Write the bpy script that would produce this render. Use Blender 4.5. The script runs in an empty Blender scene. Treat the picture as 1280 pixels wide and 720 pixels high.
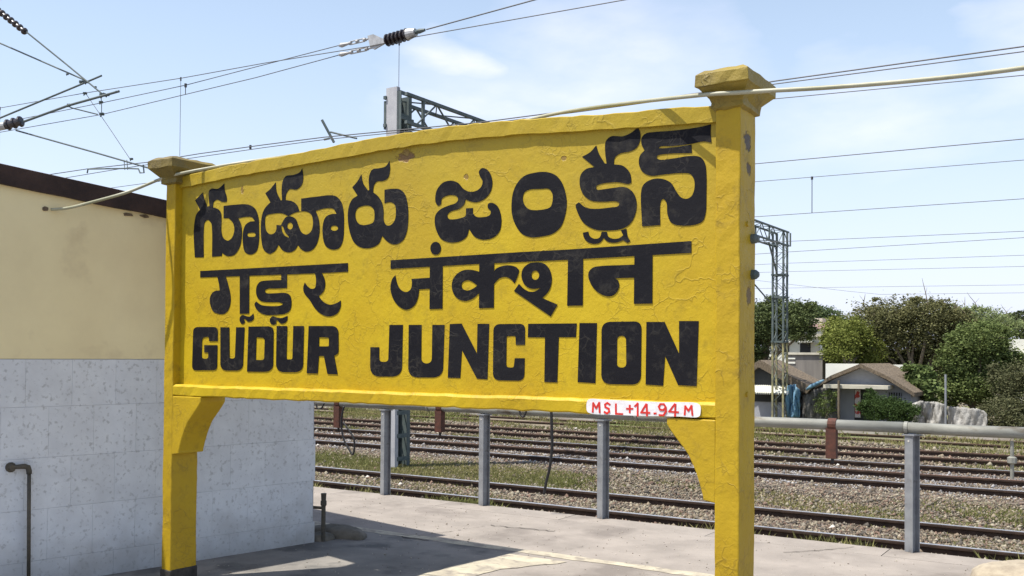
import bpy, bmesh, math, random
import numpy as np
from math import radians, sin, cos, pi, hypot, atan2
from mathutils import Vector, Matrix
random.seed(7); rng = np.random.default_rng(7)
S = bpy.context.scene; COL = S.collection

# ---------------------------------------------------------------- camera
F_PX, YAW, PIT, ROL, CY = 1219., radians(32.71), radians(.99), radians(.41), 422.4
FW = Vector((-sin(YAW)*cos(PIT), cos(YAW)*cos(PIT), sin(PIT)))
R0 = Vector((cos(YAW), sin(YAW), 0)); U0 = R0.cross(FW)
RT = cos(ROL)*R0 + sin(ROL)*U0; UP = -sin(ROL)*R0 + cos(ROL)*U0
EYE = Vector((0, 0, 1.6))
cam = bpy.data.cameras.new('camera'); co = bpy.data.objects.new('camera', cam); COL.objects.link(co)
m = Matrix((RT, UP, -FW)).transposed().to_4x4(); m.translation = EYE; co.matrix_world = m
cam.sensor_width = 36; cam.lens = 36*F_PX/1280; cam.shift_y = (CY-360)/1280
cam.clip_end = 3000; cam.clip_start = .05
S.camera = co
S.render.resolution_x = 1024; S.render.resolution_y = 576

# ---------------------------------------------------------------- light
SUN = Vector((-.26, -.34, 1)).normalized()
ELEV = math.asin(SUN.z)
sl = bpy.data.lights.new('sun', 'SUN'); sl.energy = 5.0; sl.angle = radians(.6); sl.color = (1, .95, .86)
so = bpy.data.objects.new('sun', sl); COL.objects.link(so)
so.rotation_euler = SUN.to_track_quat('Z', 'Y').to_euler()
W = bpy.data.worlds.new('World'); S.world = W; W.use_nodes = True
wn = W.node_tree.nodes; wl = W.node_tree.links; bg = wn['Background']
sky = wn.new('ShaderNodeTexSky'); sky.sky_type = 'NISHITA'; sky.sun_disc = False
sky.sun_elevation = ELEV; sky.sun_rotation = atan2(SUN.x, SUN.y)
sky.air_density = 1.0; sky.dust_density = 1.6; sky.ozone_density = 1.0
tc = wn.new('ShaderNodeTexCoord')
# thin bright clouds: softly shaped banks placed by direction
def wnode(t, **k):
    n = wn.new(t)
    for a, b in k.items(): setattr(n, a, b)
    return n
def wmath(op, a, b=None, c=None, clamp=False):
    n = wnode('ShaderNodeMath', operation=op, use_clamp=clamp)
    for i, v in enumerate((a, b, c)):
        if v is None: continue
        if isinstance(v, (int, float)): n.inputs[i].default_value = v
        else: wl.new(v, n.inputs[i])
    return n.outputs[0]
mp = wnode('ShaderNodeMapping'); mp.inputs['Scale'].default_value = (1, 1, 2.6); wl.new(tc.outputs['Generated'], mp.inputs[0])
ns = wnode('ShaderNodeTexNoise'); ns.inputs['Scale'].default_value = 3.1; ns.inputs['Detail'].default_value = 7; ns.inputs['Roughness'].default_value = .55
wl.new(mp.outputs[0], ns.inputs[0])
wn2 = wnode('ShaderNodeTexNoise'); wn2.inputs['Scale'].default_value = 5.5; wn2.inputs['Detail'].default_value = 6; wl.new(mp.outputs[0], wn2.inputs[0])
wv = wnode('ShaderNodeVectorMath', operation='MULTIPLY_ADD'); wl.new(wn2.outputs['Color'], wv.inputs[0]); wv.inputs[1].default_value = (.26, .26, .12); wl.new(tc.outputs['Generated'], wv.inputs[2])
def bank(px, py, rx, rz):
    d = (FW + RT*(px-640)/F_PX - UP*(py-CY)/F_PX).normalized()
    v = wnode('ShaderNodeVectorMath', operation='SUBTRACT'); wl.new(wv.outputs[0], v.inputs[0]); v.inputs[1].default_value = d+Vector((.13, .13, .06))
    s = wnode('ShaderNodeVectorMath', operation='MULTIPLY'); wl.new(v.outputs[0], s.inputs[0]); s.inputs[1].default_value = (1/rx, 1/rx, 1/rz)
    l = wnode('ShaderNodeVectorMath', operation='LENGTH'); wl.new(s.outputs[0], l.inputs[0])
    return wmath('SUBTRACT', 1, l.outputs['Value'], clamp=True)
tot = None
for b in ((765, 55, .13, .11), (700, 110, .2, .05), (550, 76, .055, .03), (1120, 155, .13, .05), (1060, 130, .09, .05), (640, 150, .16, .04), (1330, 60, .1, .05)):
    o = bank(*b); tot = o if tot is None else wmath('MAXIMUM', tot, o)
fl = wmath('MULTIPLY_ADD', ns.outputs[0], 2.6, -.92, clamp=True)
cl = wmath('MULTIPLY', fl, wmath('POWER', tot, .9))
cl = wmath('MULTIPLY', cl, 1.5, clamp=True)
cl = wmath('MULTIPLY', cl, .62)
mx = wnode('ShaderNodeMix', data_type='RGBA'); wl.new(cl, mx.inputs['Factor']); wl.new(sky.outputs[0], mx.inputs['A'])
mx.inputs['B'].default_value = (8.2, 7.2, 7.9, 1)
# milky haze of the lower sky
sep = wnode('ShaderNodeSeparateXYZ'); wl.new(tc.outputs['Generated'], sep.inputs[0])
hz = wmath('POWER', wmath('SUBTRACT', 1, sep.outputs['Z'], clamp=True), 2.2)
hz = wmath('MULTIPLY', hz, .80)
m2 = wnode('ShaderNodeMix', data_type='RGBA'); wl.new(hz, m2.inputs['Factor']); wl.new(mx.outputs['Result'], m2.inputs['A'])
lw = wnode('ShaderNodeMapRange'); wl.new(sep.outputs['Z'], lw.inputs[0]); lw.inputs[1].default_value = .0; lw.inputs[2].default_value = .30
hc = wnode('ShaderNodeMix', data_type='RGBA'); wl.new(lw.outputs[0], hc.inputs['Factor']); hc.inputs['A'].default_value = (5.6, 5.75, 7.1, 1); hc.inputs['B'].default_value = (5.45, 6.5, 7.7, 1)
wl.new(hc.outputs['Result'], m2.inputs['B'])
wl.new(m2.outputs['Result'], bg.inputs[0]); bg.inputs[1].default_value = .12
S.view_settings.view_transform = 'Standard'; S.view_settings.look = 'None'
S.view_settings.exposure = .6; S.view_settings.gamma = 1
S.render.engine = 'CYCLES'

# ---------------------------------------------------------------- helpers
def ray(px, py): return FW + RT*(px-640)/F_PX - UP*(py-CY)/F_PX
def at(px, py, X=None, Y=None, Z=None):
    d = ray(px, py)
    if Y is not None: t = (Y-EYE.y)/d.y
    elif X is not None: t = (X-EYE.x)/d.x
    else: t = (Z-EYE.z)/d.z
    return EYE + d*t

class MB:
    def __init__(s): s.v = []; s.f = []
    def add(s, v, f):
        n = len(s.v); s.v += [tuple(p) for p in v]; s.f += [tuple(i+n for i in q) for q in f]; return s
    def box(s, x0, x1, y0, y1, z0, z1, M=None):
        v = [Vector((x, y, z)) for z in (z0, z1) for y in (y0, y1) for x in (x0, x1)]
        if M is not None: v = [M @ p for p in v]
        return s.add(v, [(0, 2, 3, 1), (4, 5, 7, 6), (0, 1, 5, 4), (2, 6, 7, 3), (0, 4, 6, 2), (1, 3, 7, 5)])
    def tube(s, P, r, n=8, cap=True):
        P = [Vector(p) for p in P]; R = r if isinstance(r, (list, tuple)) else [r]*len(P)
        V = []; up = None
        for i, p in enumerate(P):
            t = (P[min(i+1, len(P)-1)] - P[max(i-1, 0)])
            t = t.normalized() if t.length > 1e-9 else Vector((0, 0, 1))
            if up is None: up = t.orthogonal().normalized()
            up = (up - t*up.dot(t)); up = up.normalized() if up.length > 1e-6 else t.orthogonal().normalized()
            b = t.cross(up)
            V += [p + (up*cos(2*pi*k/n) + b*sin(2*pi*k/n))*R[i] for k in range(n)]
        Fc = [(i*n+k, i*n+(k+1) % n, (i+1)*n+(k+1) % n, (i+1)*n+k) for i in range(len(P)-1) for k in range(n)]
        if cap: Fc += [tuple(reversed(range(n))), tuple((len(P)-1)*n+k for k in range(n))]
        return s.add(V, Fc)
    def bar(s, a, b, w, h=None):                                  # rectangular bar a->b
        h = h or w; a = Vector(a); b = Vector(b); t = (b-a).normalized()
        u = Vector((0, 0, 1)) if abs(t.z) < .9 else Vector((0, 1, 0))
        x = t.cross(u).normalized(); u = x.cross(t)
        v = [p + x*i*w/2 + u*j*h/2 for p in (a, b) for j in (-1, 1) for i in (-1, 1)]
        return s.add(v, [(0, 1, 3, 2), (4, 6, 7, 5), (0, 4, 5, 1), (2, 3, 7, 6), (0, 2, 6, 4), (1, 5, 7, 3)])
    def prism(s, pts, y0, y1):                                    # polygon in XZ pushed along Y
        n = len(pts); v = [(p[0], y0, p[1]) for p in pts] + [(p[0], y1, p[1]) for p in pts]
        return s.add(v, [tuple(range(n)), tuple(reversed(range(n, 2*n)))] + [(i, n+i, n+(i+1) % n, (i+1) % n) for i in range(n)])
    def mesh(s, name):
        me = bpy.data.meshes.new(name); me.from_pydata(s.v, [], s.f); me.update()
        b = bmesh.new(); b.from_mesh(me); bmesh.ops.recalc_face_normals(b, faces=b.faces); b.to_mesh(me); b.free()
        return me
    def build(s, name, m, parent=None, smooth=False, bevel=0, seg=2):
        me = s.mesh(name)
        if m: me.materials.append(m)
        if smooth: me.polygons.foreach_set('use_smooth', [True]*len(me.polygons))
        o = bpy.data.objects.new(name, me); COL.objects.link(o)
        if parent: o.parent = parent
        if bevel:
            md = o.modifiers.new('bevel', 'BEVEL'); md.width = bevel; md.segments = seg; md.limit_method = 'ANGLE'; md.angle_limit = radians(35)
        return o
def tag(o, label=None, cat=None, group=None, kind=None):
    for k, v in (('label', label), ('category', cat), ('group', group), ('kind', kind)):
        if v: o[k] = v
    return o
def empty(name, loc=(0, 0, 0), rz=0, **k):
    o = bpy.data.objects.new(name, None); COL.objects.link(o); o.location = loc; o.rotation_euler = (0, 0, rz); o.empty_display_size = .1
    return tag(o, **k)
def link_mesh(name, me, parent=None):
    o = bpy.data.objects.new(name, me); COL.objects.link(o)
    if parent: o.parent = parent
    return o
def into(p, root): return Vector(p) - root.location
def copy_tree(o, parent=None):
    c = o.copy(); COL.objects.link(c); c.parent = parent
    for ch in [x for x in ALL() if x.parent == o]: copy_tree(ch, c)
    return c
def ALL(): return list(bpy.data.objects)

# ---------------------------------------------------------------- materials
def mat(name, c1, c2=None, scale=5, rough=.8, metal=0, bump=0, bscale=None, bdist=.01, c3=None, s3=1, f3=.5, detail=6, lo=.35, hi=.65, coord='Object', spec=.4, stretch=None, voro=False):
    m = bpy.data.materials.new(name); m.use_nodes = True; N = m.node_tree.nodes; L = m.node_tree.links
    b = N['Principled BSDF']; b.inputs['Roughness'].default_value = rough; b.inputs['Metallic'].default_value = metal
    b.inputs['Specular IOR Level'].default_value = spec
    if coord == 'World': t = N.new('ShaderNodeNewGeometry'); src = t.outputs['Position']
    else: t = N.new('ShaderNodeTexCoord'); src = t.outputs[coord]
    if stretch:
        q = N.new('ShaderNodeMapping'); q.inputs['Scale'].default_value = stretch; L.new(src, q.inputs[0]); src = q.outputs[0]
    def noise(s, d=detail, r=.6):
        n = N.new('ShaderNodeTexNoise'); n.inputs['Scale'].default_value = s; n.inputs['Detail'].default_value = d; n.inputs['Roughness'].default_value = r
        L.new(src, n.inputs[0]); return n.outputs[0]
    def ramp(x, a, b_):
        r = N.new('ShaderNodeMapRange'); r.inputs[1].default_value = a; r.inputs[2].default_value = b_; L.new(x, r.inputs[0]); return r.outputs[0]
    def mix(f, A, B):
        x = N.new('ShaderNodeMix'); x.data_type = 'RGBA'; L.new(f, x.inputs['Factor'])
        for nm, v in (('A', A), ('B', B)):
            if isinstance(v, tuple): x.inputs[nm].default_value = (*v, 1)
            else: L.new(v, x.inputs[nm])
        return x.outputs['Result']
    col = c1
    if c2:
        if voro:
            vn = N.new('ShaderNodeTexVoronoi'); vn.inputs['Scale'].default_value = scale; L.new(src, vn.inputs[0])
            sp = N.new('ShaderNodeSeparateColor'); L.new(vn.outputs['Color'], sp.inputs[0]); f = sp.outputs[0]
            col = mix(f, c1, c2)
        else: col = mix(ramp(noise(scale), lo, hi), c1, c2)
    if c3:
        f = ramp(noise(s3, 5, .55), f3, f3+.12); col = mix(f, col, c3)
    if isinstance(col, tuple): b.inputs['Base Color'].default_value = (*col, 1)
    else: L.new(col, b.inputs['Base Color'])
    if bump:
        bp = N.new('ShaderNodeBump'); bp.inputs['Strength'].default_value = bump; bp.inputs['Distance'].default_value = bdist
        if voro:
            v2 = N.new('ShaderNodeTexVoronoi'); v2.inputs['Scale'].default_value = bscale or scale; L.new(src, v2.inputs[0]); L.new(v2.outputs['Distance'], bp.inputs['Height'])
        else: L.new(noise(bscale or scale*3, 8, .65), bp.inputs['Height'])
        L.new(bp.outputs[0], b.inputs['Normal'])
    m['b'] = 1
    return m

def paint_mat(name, base, var, dirt, ridge_gain=1.0, chips=(), weather=0):
    """thick brush-laid paint on cement: crackled ridges, lumps, stains; coordinates are the board's own"""
    m = bpy.data.materials.new(name); m.use_nodes = True; N = m.node_tree.nodes; L = m.node_tree.links; b = N['Principled BSDF']
    g = N.new('ShaderNodeNewGeometry'); P = g.outputs['Position']
    def M_(op, a, b_=None, c=None, clamp=False):
        n = N.new('ShaderNodeMath'); n.operation = op; n.use_clamp = clamp
        for i, v in enumerate((a, b_, c)):
            if v is None: continue
            if isinstance(v, (int, float)): n.inputs[i].default_value = v
            else: L.new(v, n.inputs[i])
        return n.outputs[0]
    def noise(s, d=5, r=.6, src=P):
        n = N.new('ShaderNodeTexNoise'); n.inputs['Scale'].default_value = s; n.inputs['Detail'].default_value = d; n.inputs['Roughness'].default_value = r
        L.new(src, n.inputs[0]); return n
    def rng_(x, a, b_, c=0, d=1):
        r = N.new('ShaderNodeMapRange'); L.new(x, r.inputs[0])
        for i, v in enumerate((a, b_, c, d)): r.inputs[i+1].default_value = v
        return r.outputs[0]
    def mix(f, A, B):
        x = N.new('ShaderNodeMix'); x.data_type = 'RGBA'
        if isinstance(f, float): x.inputs['Factor'].default_value = f
        else: L.new(f, x.inputs['Factor'])
        for nm, v in (('A', A), ('B', B)):
            if isinstance(v, tuple): x.inputs[nm].default_value = (*v, 1)
            else: L.new(v, x.inputs[nm])
        return x.outputs['Result']
    # warp positions for the crack web
    w = noise(3.2, 4, .6); ws = N.new('ShaderNodeVectorMath'); ws.operation = 'SCALE'; L.new(w.outputs['Color'], ws.inputs[0]); ws.inputs['Scale'].default_value = .35
    wa = N.new('ShaderNodeVectorMath'); wa.operation = 'ADD'; L.new(P, wa.inputs[0]); L.new(ws.outputs[0], wa.inputs[1])
    v = N.new('ShaderNodeTexVoronoi'); v.feature = 'DISTANCE_TO_EDGE'; v.inputs['Scale'].default_value = 6.5; L.new(wa.outputs[0], v.inputs[0])
    v2 = N.new('ShaderNodeTexVoronoi'); v2.feature = 'DISTANCE_TO_EDGE'; v2.inputs['Scale'].default_value = 17; L.new(wa.outputs[0], v2.inputs[0])
    gate = rng_(noise(3.4, 4).outputs[0], .52, .62)                 # where old paint has lifted
    gate2 = rng_(noise(4.3, 3).outputs[0], .52, .62)
    web = M_('MULTIPLY', rng_(v.outputs['Distance'], 0, .045, 1, 0), gate)
    web2 = M_('MULTIPLY', rng_(v2.outputs['Distance'], 0, .09, 1, 0), gate2)
    lumps = noise(26, 6, .62).outputs[0]; soft = noise(5, 4, .5).outputs[0]; fine = noise(90, 4, .6).outputs[0]
    h = M_('ADD', M_('MULTIPLY', web, .34), M_('MULTIPLY', web2, .22))
    h = M_('ADD', h, M_('MULTIPLY', lumps, .75)); h = M_('ADD', h, M_('MULTIPLY', soft, 1.5)); h = M_('ADD', h, M_('MULTIPLY', fine, .12))
    col = mix(rng_(noise(1.7, 5).outputs[0], .35, .68), base, var)
    col = mix(M_('MULTIPLY', rng_(noise(7, 7, .7).outputs[0], .54, .74), .55), col, dirt)
    col = mix(M_('MULTIPLY', M_('MAXIMUM', web, web2), .35), col, dirt)
    if weather:                                                      # rain-washed, sooty upper part of the board
        sp = N.new('ShaderNodeSeparateXYZ'); L.new(P, sp.inputs[0])
        f = M_('MULTIPLY', rng_(M_('ADD', sp.outputs['Z'], M_('MULTIPLY', noise(1.6, 5).outputs[0], .9)), 2.35, 3.3), weather, clamp=True)
        col = mix(f, col, (.25, .20, .035))
    for (c, r, cc) in chips:                                         # broken spots of cement under the paint
        d = N.new('ShaderNodeVectorMath'); d.operation = 'SUBTRACT'; L.new(P, d.inputs[0]); d.inputs[1].default_value = c
        sc = N.new('ShaderNodeVectorMath'); sc.operation = 'MULTIPLY'; L.new(d.outputs[0], sc.inputs[0]); sc.inputs[1].default_value = (1/r[0], .0 if len(r) < 3 else 1/r[2], 1/r[1])
        ln = N.new('ShaderNodeVectorMath'); ln.operation = 'LENGTH'; L.new(sc.outputs[0], ln.inputs[0])
        f = M_('ADD', ln.outputs['Value'], M_('MULTIPLY', M_('SUBTRACT', noise(38, 3).outputs[0], .5), 2.2))
        k = rng_(f, .75, 1.05, 1, 0); col = mix(k, col, cc); h = M_('SUBTRACT', h, M_('MULTIPLY', k, 1.6))
    L.new(col, b.inputs['Base Color']); b.inputs['Roughness'].default_value = .55; b.inputs['Specular IOR Level'].default_value = .35
    bp = N.new('ShaderNodeBump'); bp.inputs['Strength'].default_value = .9*ridge_gain; bp.inputs['Distance'].default_value = .006
    L.new(h, bp.inputs['Height']); L.new(bp.outputs[0], b.inputs['Normal'])
    return m

YC = at(508, 196, Y=4.46)
chips = [((YC.x, 0, YC.z), (.062, .03), (.16, .09, .03))]
for px, py, a, b_ in ((703, 197, .02, .012), (908, 405, .02, .02), (580, 221, .018, .018), (300, 238, .012, .03), (505, 190, .03, .02)):
    q = at(px, py, Y=4.44); chips.append(((q.x, 0, q.z), (a, b_), (.42, .36, .22) if px == 908 else (.22, .14, .03)))
M = {}
M['yellow'] = paint_mat('yellow_paint', (.455, .325, .006), (.395, .26, .005), (.17, .12, .010), .65, chips, .42)
M['yellow_post'] = paint_mat('yellow_post_paint', (.42, .285, .007), (.35, .225, .006), (.12, .08, .015), .75,
    [((-1.565, 4.50, 2.63), (.05, .05, .045), (.07, .045, .022)), ((-1.565, 4.52, 2.50), (.05, .035, .03), (.09, .055, .02)), ((-1.565, 4.53, 1.9), (.05, .05, .03), (.14, .085, .02)), ((-1.49, 4.48, 2.3), (.04, .05, .1), (.2, .13, .04)), ((-1.49, 4.5, 1.3), (.05, .06, .1), (.25, .16, .03))])
M['yellow_cap'] = paint_mat('yellow_cap_paint', (.25, .185, .028), (.14, .105, .03), (.045, .036, .02), 1.3)
M['black_paint'] = paint_mat('black_letter_paint', (.006, .006, .009), (.010, .010, .013), (.06, .055, .045), .55)
M['black_paint'].node_tree.nodes['Principled BSDF'].inputs['Specular IOR Level'].default_value = .14
M['black_paint'].node_tree.nodes['Principled BSDF'].inputs['Roughness'].default_value = .7
M['black_base'] = mat('black_base_paint', (.02, .018, .016), (.05, .045, .04), 14, .8, bump=.4)
M['white_paint'] = mat('white_patch_paint', (.78, .76, .78), (.6, .58, .6), 22, .6, bump=.5, bscale=40, bdist=.003)
M['red_paint'] = mat('red_letter_paint', (.62, .02, .012), (.45, .02, .015), 30, .6)
M['cement'] = mat('platform_cement', (.215, .19, .167), (.285, .252, .222), 2.3, .9, bump=.7, bscale=60, bdist=.005, c3=(.17, .148, .13), s3=1.3, f3=.54, detail=14)
M['cement_dark'] = mat('dark_cement', (.14, .13, .118), (.24, .22, .195), 1.6, .9, bump=.45, bscale=40, bdist=.005, c3=(.10, .095, .088), s3=2.3, f3=.52, detail=10)
M['cream_line'] = mat('worn_cream_line', (.47, .42, .31), (.31, .275, .215), 5, .85, bump=.3, bscale=50, bdist=.003, c3=(.235, .205, .17), s3=7, f3=.50, detail=8)
M['kerb'] = mat('kerb_stone', (.22, .19, .16), (.13, .11, .09), 4, .9, bump=.4)
M['crack'] = mat('dark_crack', (.06, .05, .04), rough=1)  # near-black fill of the pavement cracks
M['plaster'] = mat('cream_plaster', (.80, .70, .42), (.72, .62, .37), 1.5, .9, bump=.25, bscale=30, bdist=.004, c3=(.62, .52, .31), s3=2.2, f3=.58, detail=8)
M['roof_edge'] = mat('tarred_roof_edge', (.028, .018, .016), (.055, .033, .027), 6, .9, bump=.6, bscale=25, bdist=.01)
M['roof_top'] = mat('roof_cement', (.2, .18, .16), (.14, .12, .1), 3, .9)
M['grout'] = mat('tile_grout', (.36, .36, .37), rough=.9)
M['patch'] = mat('broken_plaster', (.10, .075, .05), (.2, .15, .1), 30, .95, bump=.8)
M['gi'] = mat('galvanised_steel', (.30, .315, .335), (.21, .22, .24), 9, .5, metal=.3, bump=.2, bscale=40, bdist=.002, c3=(.11, .085, .065), s3=6, f3=.60, detail=10)
M['gi_old'] = mat('weathered_pipe_zinc', (.27, .275, .25), (.17, .17, .15), 7, .65, metal=.15, bump=.3, bscale=40, bdist=.003, c3=(.11, .09, .065), s3=9, f3=.56, stretch=(.35, 1, 1), detail=10)
M['rust'] = mat('rusty_bracket', (.10, .036, .024), (.05, .022, .016), 20, .8, bump=.4, bscale=60, bdist=.002)
M['rubber'] = mat('black_rubber', (.018, .018, .02), rough=.55)
M['oldpipe'] = mat('old_dark_pipe', (.05, .048, .04), (.10, .085, .06), 20, .7, bump=.4, bscale=60, bdist=.002)
M['railtop'] = mat('polished_rail_head', (.48, .48, .5), (.36, .36, .38), 8, .35, metal=.6)
M['railrust'] = mat('rusty_rail_web', (.030, .018, .013), (.06, .036, .025), 7, .85, bump=.3)
M['brownrail'] = mat('rusty_rail_head', (.16, .08, .05), (.10, .055, .035), 9, .7)
M['sleeper'] = mat('concrete_sleeper', (.24, .215, .18), (.15, .13, .105), 5, .9, bump=.4)
M['mast_grey'] = mat('aluminium_mast_paint', (.42, .42, .43), (.34, .34, .36), 4, .6)
M['mast_dark'] = mat('green_grey_steel', (.06, .085, .085), (.10, .12, .115), 6, .6)
M['mast_yel'] = mat('yellowed_steel', (.30, .27, .12), (.12, .12, .09), 5, .7)
M['wire'] = mat('copper_wire', (.06, .06, .065), rough=.6)
M['insul'] = mat('brown_porcelain', (.022, .016, .018), rough=.25, spec=.6)
M['zinc'] = mat('zinc_fitting', (.42, .42, .42), (.3, .3, .3), 14, .5, metal=.3)
M['conduit'] = mat('cream_conduit', (.42, .41, .32), (.24, .24, .15), 5, .45, c3=(.2, .2, .12), s3=12, f3=.6, stretch=(.4, 1, 1))
M['thatch'] = mat('palm_thatch', (.21, .165, .115), (.08, .062, .045), 9, .95, bump=.8, bscale=30, bdist=.05, stretch=(3, .5, 1))
M['hutgrey'] = mat('grey_hut_plaster', (.34, .35, .38), (.27, .28, .31), 1.2, .9, detail=8)
M['hutdark'] = mat('dark_opening', (.03, .032, .033), rough=.9)
M['hutwhite'] = mat('whitewashed_wall', (.74, .74, .66), (.62, .62, .56), .6, .9, detail=8)
M['concrete_old'] = mat('stained_block_wall', (.14, .13, .12), (.22, .2, .18), .8, .9, detail=8, stretch=(3, 1, .6))
M['asbestos'] = mat('cement_sheet', (.52, .49, .40), (.40, .37, .30), 2, .9)
M['tarp'] = mat('blue_tarpaulin', (.07, .16, .25), (.16, .28, .36), 3, .8, bump=.6, bscale=5, bdist=.1)
M['sheet'] = mat('grey_plastic_sheet', (.36, .35, .33), (.20, .195, .18), 1.2, .75, bump=.7, bscale=3, bdist=.12, detail=8)
M['sack'] = mat('black_grey_netting', (.07, .07, .07), (.18, .17, .155), 3, .9, bump=.7, bscale=6, bdist=.1)
M['pink'] = mat('pink_tile_roof', (.50, .33, .30), (.38, .25, .22), 3, .9)
M['cloth'] = mat('red_white_cloth', (.55, .5, .5), (.4, .06, .05), 3.5, .9, lo=.48, hi=.52)
M['bark'] = mat('tree_bark', (.11, .085, .06), (.17, .14, .10), 5, .95, bump=.5, bscale=20, bdist=.03)
M['mound'] = mat('mossy_cement_lump', (.10, .09, .07), (.17, .15, .12), 7, .95, bump=.6, bscale=30, bdist=.01)
M['sand'] = mat('pale_sandy_cement', (.36, .31, .23), (.24, .20, .15), 12, .9, bump=.5, bscale=40, bdist=.006)
M['litter'] = mat('white_litter', (.5, .48, .44), rough=.8)
def tile_mat():
    m = mat('grey_marbled_tile', (.66, .695, .73), (.58, .61, .645), 7, .45, c3=(.44, .46, .48), s3=34, f3=.555, detail=12, coord='World')
    N = m.node_tree.nodes; L = m.node_tree.links; b = N['Principled BSDF']
    src = b.inputs['Base Color'].links[0].from_socket
    oi = N.new('ShaderNodeObjectInfo'); r = N.new('ShaderNodeMapRange'); r.inputs[3].default_value = .95; r.inputs[4].default_value = 1.02; L.new(oi.outputs['Random'], r.inputs[0])
    h = N.new('ShaderNodeHueSaturation'); L.new(r.outputs[0], h.inputs['Value']); L.new(src, h.inputs['Color'])
    g = N.new('ShaderNodeNewGeometry'); sp = N.new('ShaderNodeSeparateXYZ'); L.new(g.outputs['Position'], sp.inputs[0])
    n = N.new('ShaderNodeTexNoise'); n.inputs['Scale'].default_value = 5; n.inputs['Detail'].default_value = 9; L.new(g.outputs['Position'], n.inputs[0])
    ad = N.new('ShaderNodeMath'); ad.operation = 'MULTIPLY_ADD'; L.new(n.outputs[0], ad.inputs[0]); ad.inputs[1].default_value = -.5; L.new(sp.outputs['Z'], ad.inputs[2])
    mr = N.new('ShaderNodeMapRange'); L.new(ad.outputs[0], mr.inputs[0])
    for i_, v_ in enumerate((-.27, .12, .6, 0)): mr.inputs[i_+1].default_value = v_
    x = N.new('ShaderNodeMix'); x.data_type = 'RGBA'; L.new(mr.outputs[0], x.inputs['Factor']); L.new(h.outputs[0], x.inputs['A']); x.inputs['B'].default_value = (.27, .25, .22, 1)
    L.new(x.outputs['Result'], b.inputs['Base Color'])
    return m
M['tile'] = tile_mat()
def attr_mat(name, tint=(1, 1, 1), rough=.8, transl=0):
    m = bpy.data.materials.new(name); m.use_nodes = True; N = m.node_tree.nodes; L = m.node_tree.links; b = N['Principled BSDF']
    a = N.new('ShaderNodeAttribute'); a.attribute_name = 'col'; L.new(a.outputs['Color'], b.inputs['Base Color'])
    b.inputs['Roughness'].default_value = rough; b.inputs['Specular IOR Level'].default_value = .25
    if transl:
        t = N.new('ShaderNodeBsdfTranslucent'); L.new(a.outputs['Color'], t.inputs[0]); x = N.new('ShaderNodeMixShader'); x.inputs[0].default_value = transl
        L.new(b.outputs[0], x.inputs[1]); L.new(t.outputs[0], x.inputs[2]); L.new(x.outputs[0], N['Material Output'].inputs[0])
    return m
M['leaf'] = attr_mat('leaf_foliage', transl=.25); M['stone'] = attr_mat('crushed_stone', rough=.9)
def np_mesh(name, V, Fc, colors, m, parent=None):
    """V (n,3), Fc (k,3) triangles, colors (k,3) one per face"""
    me = bpy.data.meshes.new(name); nF = len(Fc)
    me.vertices.add(len(V)); me.vertices.foreach_set('co', V.astype(np.float32).ravel())
    me.loops.add(nF*3); me.loops.foreach_set('vertex_index', Fc.astype(np.int32).ravel())
    me.polygons.add(nF); me.polygons.foreach_set('loop_start', np.arange(0, nF*3, 3, dtype=np.int32))
    me.polygons.foreach_set('loop_total', np.full(nF, 3, dtype=np.int32))
    me.update(); me.validate()
    a = me.attributes.new('col', 'FLOAT_COLOR', 'FACE'); c = np.ones((nF, 4), np.float32); c[:, :3] = colors; a.data.foreach_set('color', c.ravel())
    me.materials.append(m); return link_mesh(name, me, parent)

# ---------------------------------------------------------------- ground and platform (setting)
GZ = -.93
gm = mat('trackside_earth', (.20, .165, .115), (.13, .11, .075), .8, .95, bump=.6, bscale=12, bdist=.03, c3=(.115, .135, .045), s3=.33, f3=.50, detail=10)
b = MB(); ys = [-60, 8.5, 33.5, 38, 46, 90, 900]; zs = [GZ, GZ, GZ, -1.32, -1.4, -1.4, -1.4]; xs = [-900, -60, -20, 0, 30, 900]
V = [(x, y, z) for y, z in zip(ys, zs) for x in xs]; nx = len(xs)
b.add(V, [(j*nx+i, j*nx+i+1, (j+1)*nx+i+1, (j+1)*nx+i) for j in range(len(ys)-1) for i in range(nx-1)])
tag(b.build('ground', gm), kind='structure')
bm_ = mat('ballast_bed', (.09, .07, .055), (.22, .18, .15), 17, .95, bump=1, bscale=17, bdist=.04, voro=True, c3=(.20, .19, .10), s3=.5, f3=.56)
b = MB()
for y0, y1 in ((12.1, 15.9), (18.3, 27.7)):
    b.add([(-70, y0-.45, GZ+.004), (25, y0-.45, GZ+.004), (25, y0, GZ+.05), (-70, y0, GZ+.05), (25, y1, GZ+.05), (-70, y1, GZ+.05), (25, y1+.45, GZ+.004), (-70, y1+.45, GZ+.004)],
          [(0, 1, 2, 3), (3, 2, 4, 5), (5, 4, 6, 7)])
tag(b.build('ballast_bed', bm_), kind='structure')
PE = 8.6
b = MB(); b.box(-60, 12, -20, PE-.35, GZ-.05, 0)
tag(b.build('platform', M['cement']), kind='structure')
# long coping slabs along the platform edge
me = None; root = empty('platform_coping'); tag(root, kind='structure')
bx = MB().box(-.746, .746, 0, .35, -.12, 0); me = bx.mesh('coping_slab'); me.materials.append(M['cement'])
for k in range(22):
    o = link_mesh('coping_slab', me, root); o.location = (-22+k*1.5, PE-.348, .0005*(k % 3))
b = MB(); b.box(-60, 12, PE-.349, PE-.06, GZ-.05, -.121); tag(b.build('platform_wall', M['kerb']), kind='structure')
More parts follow.
